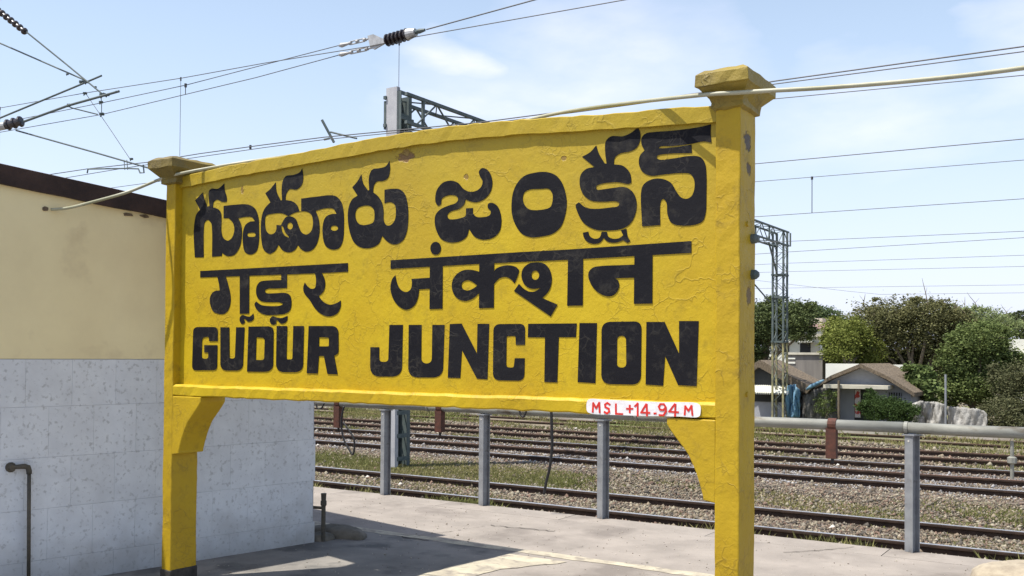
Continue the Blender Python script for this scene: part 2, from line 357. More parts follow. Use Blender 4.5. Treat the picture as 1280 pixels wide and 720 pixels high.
# darker screed near the building, cream lines, cracks
b = MB(); b.add([(-6.4, 2, .0015), (-4.3, 2, .0015), (-4.25, 5.0, .0015), (-4.2, 6.72, .0015), (-6.1, 6.72, .0015)], [(0, 1, 2, 3, 4)])
tag(b.build('pavement', M['cement_dark']), kind='structure')
def strip(pts_l, pts_r, z, name, m, kind='structure'):
    b = MB(); n = len(pts_l); b.add([(*p, z) for p in pts_l]+[(*p, z) for p in pts_r], [(i, i+1, n+i+1, n+i) for i in range(n-1)])
    return tag(b.build(name, m), kind=kind)
xs = np.arange(-9, 3.01, .12)
strip([(x, 6.70+.012*sin(x*7)+random.uniform(-.012, .012)) for x in xs], [(x, 6.83+random.uniform(-.012, .012)) for x in xs], .003, 'painted_line', M['cream_line'])
ys = np.arange(3.2, 6.69, .1)
strip([(-4.42+.03*sin(y*5)+random.uniform(-.02, .02)+(.16*(y-5.0)/1.7), y) for y in ys], [(-3.98+.05*sin(y*4)+random.uniform(-.03, .03)+.25*max(0, y-6.0)/.7, y) for y in ys], .0045, 'painted_line', M['cream_line'])
def crack(pts, w=.012):
    P = []
    for (a, c) in zip(pts[:-1], pts[1:]):
        a = at(*a, Z=.009); c = at(*c, Z=.009); n = max(2, int((c-a).length/.05))
        P += [a.lerp(c, k/n)+Vector((random.uniform(-.012, .012), random.uniform(-.02, .02), 0)) for k in range(n)]
    L_ = [(p.x, p.y-w*random.uniform(.3, 1)) for p in P]; R_ = [(p.x, p.y+w*random.uniform(.3, 1)) for p in P]
    return L_, R_
for c in ([(522, 669), (560, 664), (612, 656)], [(612, 656), (655, 660), (700, 664)], [(690, 691), (722, 684), (745, 677)], [(500, 670), (540, 676)], [(980, 690), (1060, 684), (1090, 676)]):
    l, r = crack(c); strip(l, r, .006, 'pavement_crack', M['crack'])

# ---------------------------------------------------------------- the station name board
PF = 4.40                       # front of posts
PN = 4.46                       # face of panel
XL0, XL1 = -5.70, -5.605        # left post
XR0, XR1 = -1.685, -1.565       # right post
BB = 4.62                       # back
board = empty('station_name_board', (0, 0, 0), label='big yellow cement name board lettered GUDUR JUNCTION standing on the platform', cat='name board')
def rough_edge(o, amt=.004):
    me = o.data; rr = random.Random(4)
    for v in me.vertices:
        n = Vector((sin(v.co.x*37+v.co.z*11), sin(v.co.y*41+v.co.z*9), sin(v.co.x*29+v.co.y*31)))*.4+Vector((rr.uniform(-1, 1), rr.uniform(-1, 1), rr.uniform(-1, 1)))*.55
        v.co += n*amt
def sub_box(x0, x1, y0, y1, z0, z1, step=.09):
    """box with subdivided faces so its edges can be uneven"""
    bm = bmesh.new(); nx = max(1, round((x1-x0)/step)); ny = max(1, round((y1-y0)/step)); nz = max(1, round((z1-z0)/step))
    idx = {}
    def vv(i, j, k):
        if (i, j, k) not in idx: idx[(i, j, k)] = bm.verts.new((x0+(x1-x0)*i/nx, y0+(y1-y0)*j/ny, z0+(z1-z0)*k/nz))
        return idx[(i, j, k)]
    for i in range(nx):
        for j in range(ny):
            for k in (0, nz): bm.faces.new([vv(i, j, k), vv(i+1, j, k), vv(i+1, j+1, k), vv(i, j+1, k)])
        for k in range(nz):
            for j in (0, ny): bm.faces.new([vv(i, j, k), vv(i+1, j, k), vv(i+1, j, k+1), vv(i, j, k+1)])
    for j in range(ny):
        for k in range(nz):
            for i in (0, nx): bm.faces.new([vv(i, j, k), vv(i, j+1, k), vv(i, j+1, k+1), vv(i, j, k+1)])
    bmesh.ops.recalc_face_normals(bm, faces=bm.faces)
    me = bpy.data.meshes.new('m'); bm.to_mesh(me); bm.free(); return me
def rbox(name, m, parent, *a, amt=.0026, step=.055, bev=.007):
    me = sub_box(*a, step=step); me.name = name; me.materials.append(m)
    o = link_mesh(name, me, parent)
    md = o.modifiers.new('bevel', 'BEVEL'); md.width = bev; md.segments = 2; md.limit_method = 'ANGLE'; md.angle_limit = radians(40)
    rough_edge(o, amt); return o
postL = rbox('post', M['yellow_post'], board, XL0, XL1, PF, BB, 0, 2.80)
postR = rbox('post', M['yellow_post'], board, XR0, XR1, PF, BB, 0, 2.80)
def cap_mesh(xc, yc, name, parent):
    hw, hd = .130, .205
    prof = [(.062, .112, 2.765), (.078, .128, 2.775), (.078, .128, 2.80), (.085, .135, 2.815), (hw-.01, hd-.01, 2.862), (hw, hd, 2.868), (hw, hd, 2.925), (hw-.035, hd-.035, 2.948), (.05, .10, 2.956)]
    b = MB(); V = []; NS = 5
    for (w, d, z) in prof:
        ring = []
        for (sx, sy, ex, ey) in ((-1, -1, 1, -1), (1, -1, 1, 1), (1, 1, -1, 1), (-1, 1, -1, -1)):
            for k in range(NS):
                t = k/NS; ring.append((xc+(sx+(ex-sx)*t)*w, yc+(sy+(ey-sy)*t)*d, z))
        V += [(x+random.uniform(-.004, .004), y+random.uniform(-.004, .004), z+random.uniform(-.004, .004)) for x, y, z in ring]
    n = 4*NS; F_ = [(i*n+k, i*n+(k+1) % n, (i+1)*n+(k+1) % n, (i+1)*n+k) for i in range(len(prof)-1) for k in range(n)]
    F_ += [tuple(reversed(range(n))), tuple(range((len(prof)-1)*n, len(prof)*n))]
    b.add(V, F_); return b.build(name, M['yellow_cap'], parent, bevel=.005)
cap_mesh((XL0+XL1)/2, (PF+BB)/2, 'cap', postL); cap_mesh((XR0+XR1)/2, (PF+BB)/2, 'cap', postR)
# black painted foot of each post
for p, a, c in ((postL, XL0, XL1), (postR, XR0, XR1)):
    rbox('black_foot', M['black_base'], p, a-.007, c+.007, PF-.007, BB+.007, 0, .10, amt=.002)
# green bolts sticking out of the back edge of the right post
for px, py in ((943.5, 298), (944, 343)):
    q = at(px, py, Y=4.56); b = MB(); b.tube([(XR1-.01, 4.57, q.z), (XR1+.02, 4.57, q.z), (XR1+.035, 4.57, q.z)], [.024, .024, .012], 10); b.build('bolt', M['mast_dark'], postR)
for z in (2.23, 1.42):
    b = MB(); b.tube([(XR1-.01, 4.50, z), (XR1+.008, 4.50, z)], [.016, .012], 8); b.build('bolt', M['yellow_post'], postR)
# rim profile of the panel (slightly arched)
rim_px = [(226, 220), (300, 204), (350, 195), (422, 181), (480, 170), (540, 160.5), (600, 153), (670, 147.5), (740, 143), (820, 136.5), (893, 131)]
rim = [(at(px, py, Y=4.435).x, at(px, py, Y=4.435).z) for px, py in rim_px]
rim[0] = (XL1-.005, rim[0][1]); rim[-1] = (XR0+.005, rim[-1][1])
def rz(x):
    for (a, c), (d, e) in zip(rim[:-1], rim[1:]):
        if a <= x <= d: return c+(e-c)*(x-a)/(d-a)
    return rim[-1][1] if x > -3 else rim[0][1]
xs = np.linspace(XL1-.005, XR0+.005, 64)
LIPT = 1.378
bp_ = MB(); top = [(x, rz(x)-.02) for x in xs]
bp_.prism([(xs[0], 1.33)]+[(xs[-1], 1.33)]+list(reversed(top)), PN, 4.56)
panel = bp_.build('panel', M['yellow'], board)
bm = MB(); n = len(xs); V = []
for i, x in enumerate(xs):
    t = rz(x)+random.uniform(-.004, .004); l = rz(x)-.082+random.uniform(-.003, .003)
    V += [(x, PN-.024+random.uniform(-.002, .002), l), (x, PN-.026+random.uniform(-.002, .002), t-.006), (x, PN-.016, t), (x, 4.60, t), (x, 4.60, l)]
bm.add(V, [(i*5+k, i*5+(k+1) % 5, (i+1)*5+(k+1) % 5, (i+1)*5+k) for i in range(n-1) for k in range(5)] + [(0, 1, 2, 3, 4), tuple((n-1)*5+k for k in range(5))])
bm.build('top_rim', M['yellow'], board)
# bottom lip
xs2 = np.linspace(XL1-.002, XR0+.002, 70); bm = MB(); V = []
for i, x in enumerate(xs2):
    t = LIPT+random.uniform(-.003, .003); l = 1.302+random.uniform(-.004, .004)
    V += [(x, PF+.012, l), (x, PF+.004+random.uniform(-.002, .002), l+.008), (x, PF+.004+random.uniform(-.003, .003), t-.014), (x, PF+.017, t), (x, 4.60, t+.004), (x, 4.60, l)]
bm.add(V, [(i*6+k, i*6+(k+1) % 6, (i+1)*6+(k+1) % 6, (i+1)*6+k) for i in range(len(xs2)-1) for k in range(6)] + [tuple(range(6)), tuple((len(xs2)-1)*6+k for k in range(6))])
lip = bm.build('bottom_lip', M['yellow'], board)
# curved brackets
def bracket(xp, sgn, w, zt, zb, tip, parent):
    pts = [(xp, zt), (xp+sgn*w, zt), (xp+sgn*w, zt-tip)]
    w0 = w-.0; w1 = .055
    for k in range(1, 13):
        t = k/12; pts.append((xp+sgn*w*float(np.interp(t, [0, .1, .2, .4, .63, .86, 1], [1, .91, .80, .565, .41, .30, .25])), (zt-tip)-(zt-tip-zb)*t))
    pts += [(xp+sgn*w*.25, zb-.015), (xp, zb-.025)]
    b = MB(); b.prism(pts, PF+.002, BB-.004); return b.build('bracket', M['yellow_post'], parent, bevel=.006)
bracket(XL1-.004, 1, .29, 1.299, .92, .035, postL)
bracket(XR0+.004, -1, .25, 1.299, .93, .03, postR)

# --- lettering: flat painted shapes lying on the panel
def to_board(pts, ox, oy, s, Y):
    out = []
    for p in pts:
        q = at(ox+p[0]/s, oy+p[1]/s, Y=Y); out.append((q.x, q.z)+tuple(p[2:]))
    return out
def smooth(pts, c):
    """closed centripetal Catmull-Rom; indices in c are corners"""
    n = len(pts); P = [np.array(p[:2]) for p in pts]; out = []
    for i in range(n):
        p1, p2 = P[i], P[(i+1) % n]
        p0 = P[i-1] if i not in c else p1-(p2-p1)*.5; p3 = P[(i+2) % n] if ((i+1) % n) not in c else p2+(p2-p1)*.5
        t0 = 0; t1 = t0+max(1e-5, np.linalg.norm(p1-p0))**.5; t2 = t1+max(1e-5, np.linalg.norm(p2-p1))**.5; t3 = t2+max(1e-5, np.linalg.norm(p3-p2))**.5
        K = 5
        for k in range(K):
            t = t1+(t2-t1)*k/K
            A1 = (t1-t)/(t1-t0)*p0+(t-t0)/(t1-t0)*p1; A2 = (t2-t)/(t2-t1)*p1+(t-t1)/(t2-t1)*p2; A3 = (t3-t)/(t3-t2)*p2+(t-t2)/(t3-t2)*p3
            B1 = (t2-t)/(t2-t0)*A1+(t-t0)/(t2-t0)*A2; B2 = (t3-t)/(t3-t1)*A2+(t-t1)/(t3-t1)*A3
            out.append(tuple((t2-t)/(t2-t1)*B1+(t-t1)/(t2-t1)*B2))
    return out
def rounded(pts):
    """polygon (x,y,r) with rounded corners"""
    out = []; n = len(pts)
    for i in range(n):
        p = np.array(pts[i][:2], float); r = pts[i][2] if len(pts[i]) > 2 else 0
        if r <= 0: out.append(tuple(p)); continue
        a = np.array(pts[i-1][:2], float)-p; c = np.array(pts[(i+1) % n][:2], float)-p
        la, lc = np.linalg.norm(a), np.linalg.norm(c); r = min(r, la*.5, lc*.5); A = p+a/la*r; C_ = p+c/lc*r
        for k in range(6):
            t = k/5; q = (1-t)**2*A+2*t*(1-t)*(p*.86+(A+C_)/2*.14)+t*t*C_; out.append(tuple(q))
    return out
def flat(name, contours, Y, th, m, parent):
    """even-odd filled contours given in board XZ -> thin mesh at depth Y"""
    cu = bpy.data.curves.new(name, 'CURVE'); cu.dimensions = '2D'; cu.fill_mode = 'BOTH'; cu.extrude = th/2
    for c in contours:
        sp = cu.splines.new('POLY'); sp.points.add(len(c)-1); sp.use_cyclic_u = True
        for i, p in enumerate(c): sp.points[i].co = (p[0], p[1], 0, 1)
    tmp = bpy.data.objects.new('tmp', cu); COL.objects.link(tmp)
    dg = bpy.context.evaluated_depsgraph_get(); me = bpy.data.meshes.new_from_object(tmp.evaluated_get(dg))
    bpy.data.objects.remove(tmp); bpy.data.curves.remove(cu)
    for v in me.vertices: x, y, z = v.co; v.co = (x, Y-z, y)
    me.name = name; me.materials.clear(); me.materials.append(m); me.update()
    return link_mesh(name, me, parent)
LET = [0]
def letter(crop, contours, mode='s'):
    ox, oy, s = crop; C_ = []
    for c in contours:
        if mode == 'r': pts = rounded(c); pts = [(p[0], p[1]) for p in pts]
        else:
            cor = {i for i, p in enumerate(c) if len(p) > 2}; pts = smooth([p[:2] for p in c], cor)
        C_.append([q[:2] for q in to_board(pts, ox, oy, s, PN)])
    LET[0] += 1
    return flat('letter', C_, PN-.0016-.00005*(LET[0] % 32), .0016, M['black_paint'], panel)
def ell(cx, cy, rx, ry, n=14): return [(cx+rx*cos(2*pi*k/n), cy+ry*sin(2*pi*k/n)) for k in range(n)]
c = 1
A1 = (232, 205, 5.76)
letter(A1, [[(68,672,c),(60,500),(66,420),(78,365),(105,328,c),(70,262,c),(125,205,c),(140,260),(158,308,c),(174,302,c),(168,240),(170,195),(188,178),(235,178),(280,140,c),(284,190),(298,240),(298,272,c),(265,272),(230,257),(205,272),(198,312,c),(235,325),(256,352),(260,400),(260,490),(275,535),(305,552),(332,535),(352,480),(343,425),(312,390,c),(275,390,c),(275,302,c),(360,293),(450,292),(500,320),(525,380),(530,460),(528,570),(510,630),(470,652),(430,635),(415,580),(415,490),(432,440),(465,416),(500,412,c),(480,384),(440,380),(380,390,c),(402,440),(406,520),(390,600),(350,655),(300,662),(264,640,c),(262,662,c),(192,668,c),(192,470),(185,425),(162,402),(140,420),(132,480),(132,672,c)],
  [(452,496,c),(498,496),(506,510),(498,523),(456,525,c),(445,510)]])
A2 = (325, 200, 5.76)
letter(A2, [[(77,304,c),(40,240,c),(80,205),(115,160,c),(122,230),(150,290,c),(160,290,c),(158,200),(168,145),(190,115),(240,108),(288,88),(305,60,c),(313,130),(298,185),(262,213),(215,210),(190,245),(185,288,c),(235,298),(270,328),(285,370,c),(298,368,c),(298,278,c),(400,265),(540,258),(585,300),(603,370),(606,480),(598,580),(570,635),(520,645),(475,620),(455,560),(455,460),(477,408),(515,390),(552,388,c),(530,352),(470,348),(402,366,c),(425,430),(430,520),(412,600),(380,645),(335,660),(298,642),(275,612,c),(252,648),(210,665),(165,650),(135,610,c),(112,652),(70,675),(30,648),(12,580),(12,420),(35,350)],
  [(45,402),(85,388),(160,384),(205,404,c),(255,378),(330,370),(370,392),(383,455),(370,512),(335,537),(300,520),(277,470),(258,425),(222,406),(188,412),(165,445),(152,470,c),(120,468,c),(119,500),(105,526),(75,535),(48,512),(38,455)],
  [(154,470,c),(160,510),(180,545),(212,560,c),(205,546),(183,520),(168,480,c)],
  ell(218,475,20,25), ell(537,491,27,19)])
A3 = (425, 195, 5.76)
letter(A3, [[(128,285,c),(90,225,c),(125,185),(155,132,c),(170,200),(205,250,c),(212,245,c),(210,150),(235,97),(285,88),(330,75),(358,35,c),(362,100),(345,160),(310,180),(268,184),(246,212),(240,262,c),(275,290),(305,340),(315,400),(316,462),(335,498),(365,498),(395,462),(404,405),(395,350),(365,332),(322,340,c),(322,243,c),(380,236),(430,240),(465,270),(487,340),(493,450),(480,555),(450,612),(395,637),(345,618),(305,575,c),(280,632),(220,662),(150,658),(100,618),(70,540),(58,450),(65,365),(90,312)],
  [(112,420),(125,380),(160,361),(215,359),(243,382),(250,430),(242,475),(215,491),(155,496),(125,475)]])
A4 = (535, 195, 5.76)
letter(A4, [[(75,358),(57,335),(54,295),(68,240),(110,192),(165,178),(215,192),(260,240),(305,258),(350,250),(385,220),(394,180),(375,145),(368,112),(390,88),(425,97),(455,140),(465,200),(450,260),(410,308),(350,333),(300,325),(272,312,c),(262,345),(225,380),(170,398),(142,422),(150,452),(190,456),(240,446),(270,432),(275,377,c),(325,375,c),(326,412),(350,438),(400,440),(443,428),(454,400),(432,372),(436,343),(465,338),(500,360),(523,410),(530,480),(515,545),(470,588),(400,603),(340,583),(297,525,c),(280,580),(230,615),(160,622),(100,600),(65,545),(50,480),(56,425),(90,385),(150,357),(200,340),(218,315),(208,290),(165,281),(120,293),(100,310),(95,345)]])
letter((630, 200, 6.55), [[(63,370),(75,270),(110,190),(170,130),(250,105),(340,98),(420,122),(475,185),(505,270),(515,360),(500,460),(465,548),(400,603),(320,625),(220,632),(150,605),(95,530),(68,450)],
  [(155,320),(170,265),(215,242),(300,237),(370,238),(397,275),(400,325),(385,380),(350,400),(220,408),(178,380)]])
A6 = (710, 150, 4.5)
letter(A6, [[(150,265,c),(80,207,c),(125,182),(160,143,c),(175,190),(208,245,c),(218,245,c),(210,180),(214,120),(245,92),(310,92),(360,70),(393,47),(408,75),(405,120),(385,158),(345,178),(295,188),(265,212),(258,250,c),(310,258),(350,300),(358,352,c),(340,360),(280,350),(185,360),(160,373),(165,392),(200,390),(250,383),(320,378),(360,400),(385,450),(382,520),(355,578),(310,610),(230,622),(150,615),(90,580),(55,520),(45,478),(62,463,c),(100,492),(160,500),(240,492),(282,485),(290,468),(272,458),(200,460),(130,453),(88,420),(68,370),(72,310),(105,275)]])
letter(A6, [[(85,634,c),(115,628,c),(125,655),(150,668),(178,662),(190,630,c),(220,630,c),(228,656),(255,668),(290,664),(312,648,c),(298,620,c),(330,612,c),(337,655),(352,682,c),(335,692,c),(312,676,c),(270,690),(225,685),(202,664,c),(180,690),(145,697),(110,685),(90,660)]])
letter((790, 145, 4.8), [[(475,50,c),(473,100),(478,160,c),(430,153),(360,167),(250,180),(170,184),(160,195,c),(250,189),(358,172,c),(360,222,c),(200,228),(155,238),(149,250),(165,262),(250,255),(350,240),(410,247),(438,282),(447,350),(447,480),(443,580),(425,630),(380,652),(290,657),(237,640),(214,590),(210,530),(200,506),(186,498),(173,515),(170,655,c),(62,662,c),(58,440),(80,402),(130,378),(185,378),(235,402),(265,450),(295,488),(330,497),(360,478),(376,430),(372,378),(350,348),(300,342),(200,350),(110,358),(65,335),(43,290),(48,240),(77,206,c),(58,170),(60,130),(85,105),(130,97),(250,88),(400,68)]])
# Devanagari line
letter((0, 0, 1), [[(250.6,338.8),(435.2,328.8),(435.2,339.6),(403.5,341.3),(402,341.4),(250.6,346.9)]], 'r')
D1 = (245, 320, 8.)
letter(D1, [[(215,205,c),(300,205,c),(328,300),(348,400),(345,480),(320,548),(275,580),(225,578),(175,553),(146,490),(142,420),(165,370),(198,348),(240,345,c),(232,280)]])
letter(D1, [[(440,195),(536,190),(534,575),(440,578)]], 'r')
letter(D1, [[(462,680),(442,655),(443,612),(468,590),(500,600),(540,606),(576,575,c),(582,620),(560,650),(522,656),(495,632),(478,635),(492,655),(482,675)]])
letter(D1, [[(855,170,c),(912,170,c),(912,318,c),(800,325),(720,327),(692,345),(705,370),(800,372),(900,370),(943,395),(957,450),(945,538),(900,574),(800,588),(700,588),(640,563),(600,520),(588,478),(605,455,c),(650,488),(720,500),(840,497),(872,481),(840,464),(750,462),(660,453),(620,420),(604,370),(611,300),(645,257),(710,245),(855,240,c)]])
letter((340, 320, 8.), [[(15,688),(-12,672),(-18,630),(10,604),(50,615),(100,620),(158,598,c),(155,640),(130,670),(90,675),(60,645),(42,648),(48,672)]])
letter((340, 320, 8.), [[(428,160,c),(490,155,c),(525,220),(535,290),(512,360),(470,400,c),(510,453),(580,487),(650,470),(690,445,c),(690,500),(660,568),(605,600),(550,602),(490,577),(430,520),(380,440),(325,370),(315,320),(330,265,c),(357,302),(395,328),(430,320),(443,270),(440,210)]])
letter((0, 0, 1), [[(488.6,325.3),(650,315.2),(709.4,312.0),(864.4,301.3),(864.4,316.1),(709.4,324.8),(600,329.8),(488.6,336.1)]], 'r')
letter((0, 0, 1), [ell(544.9,310.4,6.6,8.1)])
D3 = (480, 300, 7.2)
letter(D3, [[(105,318,c),(120,388),(150,445),(200,468),(240,447),(254,400),(250,350,c),(330,345),(416,340,c),(416,438,c),(318,445,c),(310,510),(275,590),(205,627),(140,600),(85,530),(62,450),(65,390),(80,345)]])
letter(D3, [[(415,235),(530,230),(528,618),(412,622)]], 'r')
letter(D3, [[(868,288,c),(795,270),(720,272),(655,310),(617,375),(617,450),(650,513),(720,548),(790,533),(845,490),(872,455,c)], [(700,402),(720,372),(760,362),(800,378),(842,410,c),(800,440),(750,455),(712,440)]])
D4 = (590, 300, 7.2)
letter(D4, [[(68,205),(202,200),(198,610),(65,613)]], 'r')
letter(D4, [[(196,300,c),(215,262),(270,236),(340,228),(400,245),(426,272,c),(415,320),(385,390,c),(350,352),(300,332),(250,345),(218,375),(196,402,c)]])
letter(D4, [[(585,202),(655,215),(705,275),(720,355),(703,440),(668,490),(634,522,c),(772,582,c),(710,688,c),(380,460,c),(425,395,c),(470,440),(520,465),(570,462),(620,432,c),(560,440),(508,428),(465,385),(448,325),(460,262),(510,215)], ell(572,317,35,42)])
D5 = (690, 295, 7.11)
letter(D5, [[(145,185),(278,180),(275,618),(137,620)]], 'r')
letter(D5, [[(735,150),(895,145),(893,600),(730,603)]], 'r')
letter(D5, [[(738,255,c),(738,370,c),(562,375,c),(590,400),(600,440),(580,495),(540,530),(490,535),(430,513),(370,460),(330,382),(328,325),(365,282),(430,268),(600,260)]])
# GUDUR JUNCTION
E1 = (235, 395, 6.4)
letter(E1, [[(45,88,35),(240,88,30),(240,200),(172,202),(170,165,14),(115,170,30),(112,345,40),(165,340,16),(165,292),(133,292),(133,233),(238,233),(235,432,28),(35,435,32)]], 'r')
letter(E1, [[(262,90),(333,90),(335,340,15),(378,340,15),(388,90),(455,90),(440,437,48),(262,435,48)]], 'r')
letter(E1, [[(487,85),(688,82,42),(683,447,62),(475,445)], [(550,170),(617,175,22),(612,352,18),(545,352)]], 'r')
letter(E1, [[(712,80),(797,80),(790,347,14),(838,347,14),(845,80),(930,80),(922,450,60),(706,448,60)]], 'r')
letter(E1, [[(968,80),(1205,80,50),(1207,300,50),(1172,318),(1200,467),(1118,463),(1090,320),(1050,320),(1040,460),(953,458)], [(1052,170),(1130,172,8),(1130,243,8),(1050,243)]], 'r')
E2 = (455, 390, 6.095)
letter(E2, [[(195,98),(298,98),(290,492,70),(48,492,70),(50,268),(118,268),(118,380,25),(186,380,25)]], 'r')
letter(E2, [[(342,98),(440,98),(438,392,38),(518,392,38),(522,98),(615,98),(602,499,70),(338,499,70)]], 'r')
letter(E2, [[(655,92),(745,88),(862,316),(866,90),(955,90),(942,513),(862,508),(748,290),(735,503),(640,500)]], 'r')
letter(E2, [[(988,92,48),(1228,90,38),(1228,250),(1158,250),(1156,182,12),(1088,184,12),(1085,422,22),(1142,424,15),(1150,352),(1226,352),(1222,524,45),(983,520,50)]], 'r')
E3 = (655, 390, 5.143)
letter(E3, [[(28,76),(340,73),(335,162),(225,162),(215,453),(132,450),(136,164),(26,162)]], 'r')
letter(E3, [[(358,71),(470,71),(460,458),(346,450)]], 'r')
letter(E3, [[(500,64,52),(757,60,45),(752,468,55),(498,462,55)], [(600,153,26),(657,153,26),(659,357,26),(598,357,26)]], 'r')
letter(E3, [[(788,64),(905,64),(998,268),(998,58),(1124,58),(1110,477),(992,470),(908,282),(895,474),(783,466)]], 'r')
# MSL patch on the lip
LY = PF-.002
def flat_px(name, pts, crop, Y, th, m, parent):
    return flat(name, [[q[:2] for q in to_board(pts, *crop, Y)]], Y, th, m, parent)
patch = flat_px('white_patch', smooth([(415,562),(500,562),(700,572),(900,580),(1110,586),(1134,605),(1136,640),(1125,672),(1000,672),(800,668),(600,662),(430,652),(408,640),(402,600)], set()), E3, LY, .003, M['white_paint'], lip)
def stroke(pts, w, k):
    for i, (a, d) in enumerate(zip(pts[:-1], pts[1:])):
        a = np.array(a, float); d = np.array(d, float); t = (d-a)/np.linalg.norm(d-a); n_ = np.array([-t[1], t[0]])*w/2
        a = a-t*w*.35; d = d+t*w*.35
        out.append([tuple(a+n_), tuple(d+n_), tuple(d-n_), tuple(a-n_)])
chars = [[[(443,642),(446,585)],[(446,585),(465,618)],[(465,618),(485,583)],[(485,583),(488,645)]],
 [[(552,595),(537,584),(522,594),(524,610),(546,622),(550,640),(535,652),(519,642)]],
 [[(592,592),(592,654),(634,656)]], [[(662,622),(700,622)],[(681,600),(681,645)]], [[(714,606),(732,588),(732,668)]],
 [[(787,592),(754,646),(808,648)],[(790,594),(792,668)]], [[(838,652),(849,652)]],
 [[(912,612),(900,592),(878,592),(868,608),(876,628),(898,630),(912,612),(914,640),(898,664),(872,662)]],
 [[(970,592),(934,640),(992,644)],[(975,594),(972,668)]],
 [[(1034,660),(1038,605)],[(1038,605),(1058,635)],[(1058,635),(1078,603)],[(1078,603),(1084,662)]]]
for ch in chars:
    out = []
    for s_ in ch: stroke(s_, 11.5, 0)
    bmx = MB()
    for j, q in enumerate(out):
        pts = [p[:2] for p in to_board(q, *E3, LY)]
        bmx.prism(pts, LY-.0030-.0003*j, LY-.0012)
    bmx.build('red_character', M['red_paint'], patch)

# white conduit resting against the posts, ending at the building wall
conduit_px = [((62, 262.5), 3.93+.0, 'w'), ((85, 260), 3.98, 0), ((110, 254), 4.03, 0), ((160, 240), 4.16, 0), ((203, 223), 4.385, 0), ((235, 215), 4.372, 0), ((300, 203.5), 4.60, 0), ((345, 197), 4.66, 0), ((480, 178), 4.70, 0), ((620, 158), 4.70, 0), ((700, 141), 4.64, 0), ((780, 129.5), 4.5, 0), ((880, 118.5), 4.335, 0), ((920, 116), 4.335, 0), ((960, 113.5), 4.34, 0), ((1040, 109), 4.36, 0), ((1160, 99), 4.38, 0), ((1285, 84), 4.40, 0), ((1500, 50), 4.45, 0), ((1900, -30), 4.5, 0), ((2600, -190), 4.6, 0)]
P = [at(*p, Y=y) for p, y, _ in conduit_px]
n_ = Vector((1.733, -.353, 0)).normalized(); B0 = Vector((-6.227, 4.34, 0))
P[0] = P[0]-n_*((P[0]-B0).dot(n_)-.01)
Q = smooth([(p.x, p.y) for p in P], set(range(len(P))))  # placeholder spacing
cu = []
for i in range(len(P)-1):
    p0 = P[max(i-1, 0)]; p1 = P[i]; p2 = P[i+1]; p3 = P[min(i+2, len(P)-1)]
    for k in range(6):
        t = k/6; cu.append(.5*((2*p1)+(p2-p0)*t+(2*p0-5*p1+4*p2-p3)*t*t+(3*p1-p0-3*p2+p3)*t**3))
cu.append(P[-1])
b = MB(); b.tube(cu, .0102, 10); tag(b.build('conduit_pipe', M['conduit'], smooth=True), 'long thin cream conduit pipe strung along the top of the yellow board', 'pipe')

# ---------------------------------------------------------------- building at the left
bd = empty('station_building', (-6.227, 4.34, 0), label='single storey station building with cream plaster, grey tiled lower wall and dark roof edge', cat='building')
ANG = atan2(.353, 1.733)                   # wall direction leans from +Y towards +X
bd.rotation_euler = (0, 0, -ANG)           # local y runs along the wall, local x points out of it
LW = hypot(1.733, .353)*1.0                # from corner mark to far end
TOP = 2.62; HT = 1.546
def topz(y): return 2.715 - .105*(y+.74)/1.14   # fascia underside falls slightly to the far end
Y0, Y1 = -7.0, LW
b = MB()
for a, e in ((Y0, -3), (-3, Y1)):
    z0, z1 = min(3.2, topz(a))+.03, topz(e)+.03
    b.add([(-4, a, 0), (-.022, a, 0), (-.022, e, 0), (-4, e, 0), (-4, a, z0), (-.022, a, z0), (-.022, e, z1), (-4, e, z1)],
          [(0, 3, 2, 1), (4, 5, 6, 7), (0, 1, 5, 4), (1, 2, 6, 5), (2, 3, 7, 6), (3, 0, 4, 7)])
b.build('grout_backing', M['grout'], bd)
b = MB(); a, e = Y0, Y1
b.add([(-.05, a, HT+.003), (-.004, a, HT+.003), (-.004, e+.004, HT+.003), (-.05, e+.004, HT+.003), (-.05, a, topz(a)+.02), (-.004, a, topz(a)+.02), (-.004, e+.004, topz(e)+.02), (-.05, e+.004, topz(e)+.02)],
      [(0, 3, 2, 1), (4, 5, 6, 7), (0, 1, 5, 4), (1, 2, 6, 5), (2, 3, 7, 6), (3, 0, 4, 7)])
wall = b.build('wall', M['plaster'], bd)
# marbled wall tiles in running bond
TW, TH = .309, .348; rows = [(1.546, 1.221), (1.221, .872), (.872, .523), (.523, .174), (.174, .0)]
cache = {}
tiles = 0
for r, (zt, zb) in enumerate(rows):
    off = (-.57 if r % 2 == 0 else -.415)
    k0 = int((-3.2-off)/TW)-1; k1 = int((Y1-off)/TW)+2
    for k in range(k0, k1):
        a = off+k*TW; e = a+TW; a = max(a, -3.3); e = min(e, Y1)
        if e-a < .03: continue
        w = round(e-a-.0012, 4); h = round(zt-zb-.0012, 4); key = (w, h)
        if key not in cache:
            me = MB().box(-.022, 0, 0, w, 0, h).mesh('tile'); me.materials.append(M['tile']); cache[key] = me
        o = link_mesh('tile', cache[key], bd); o.location = (random.uniform(-.0004, .0004), a+.0009, zb+.0009)
        o.rotation_euler = (0, 0, random.uniform(-.0015, .0015)); tiles += 1
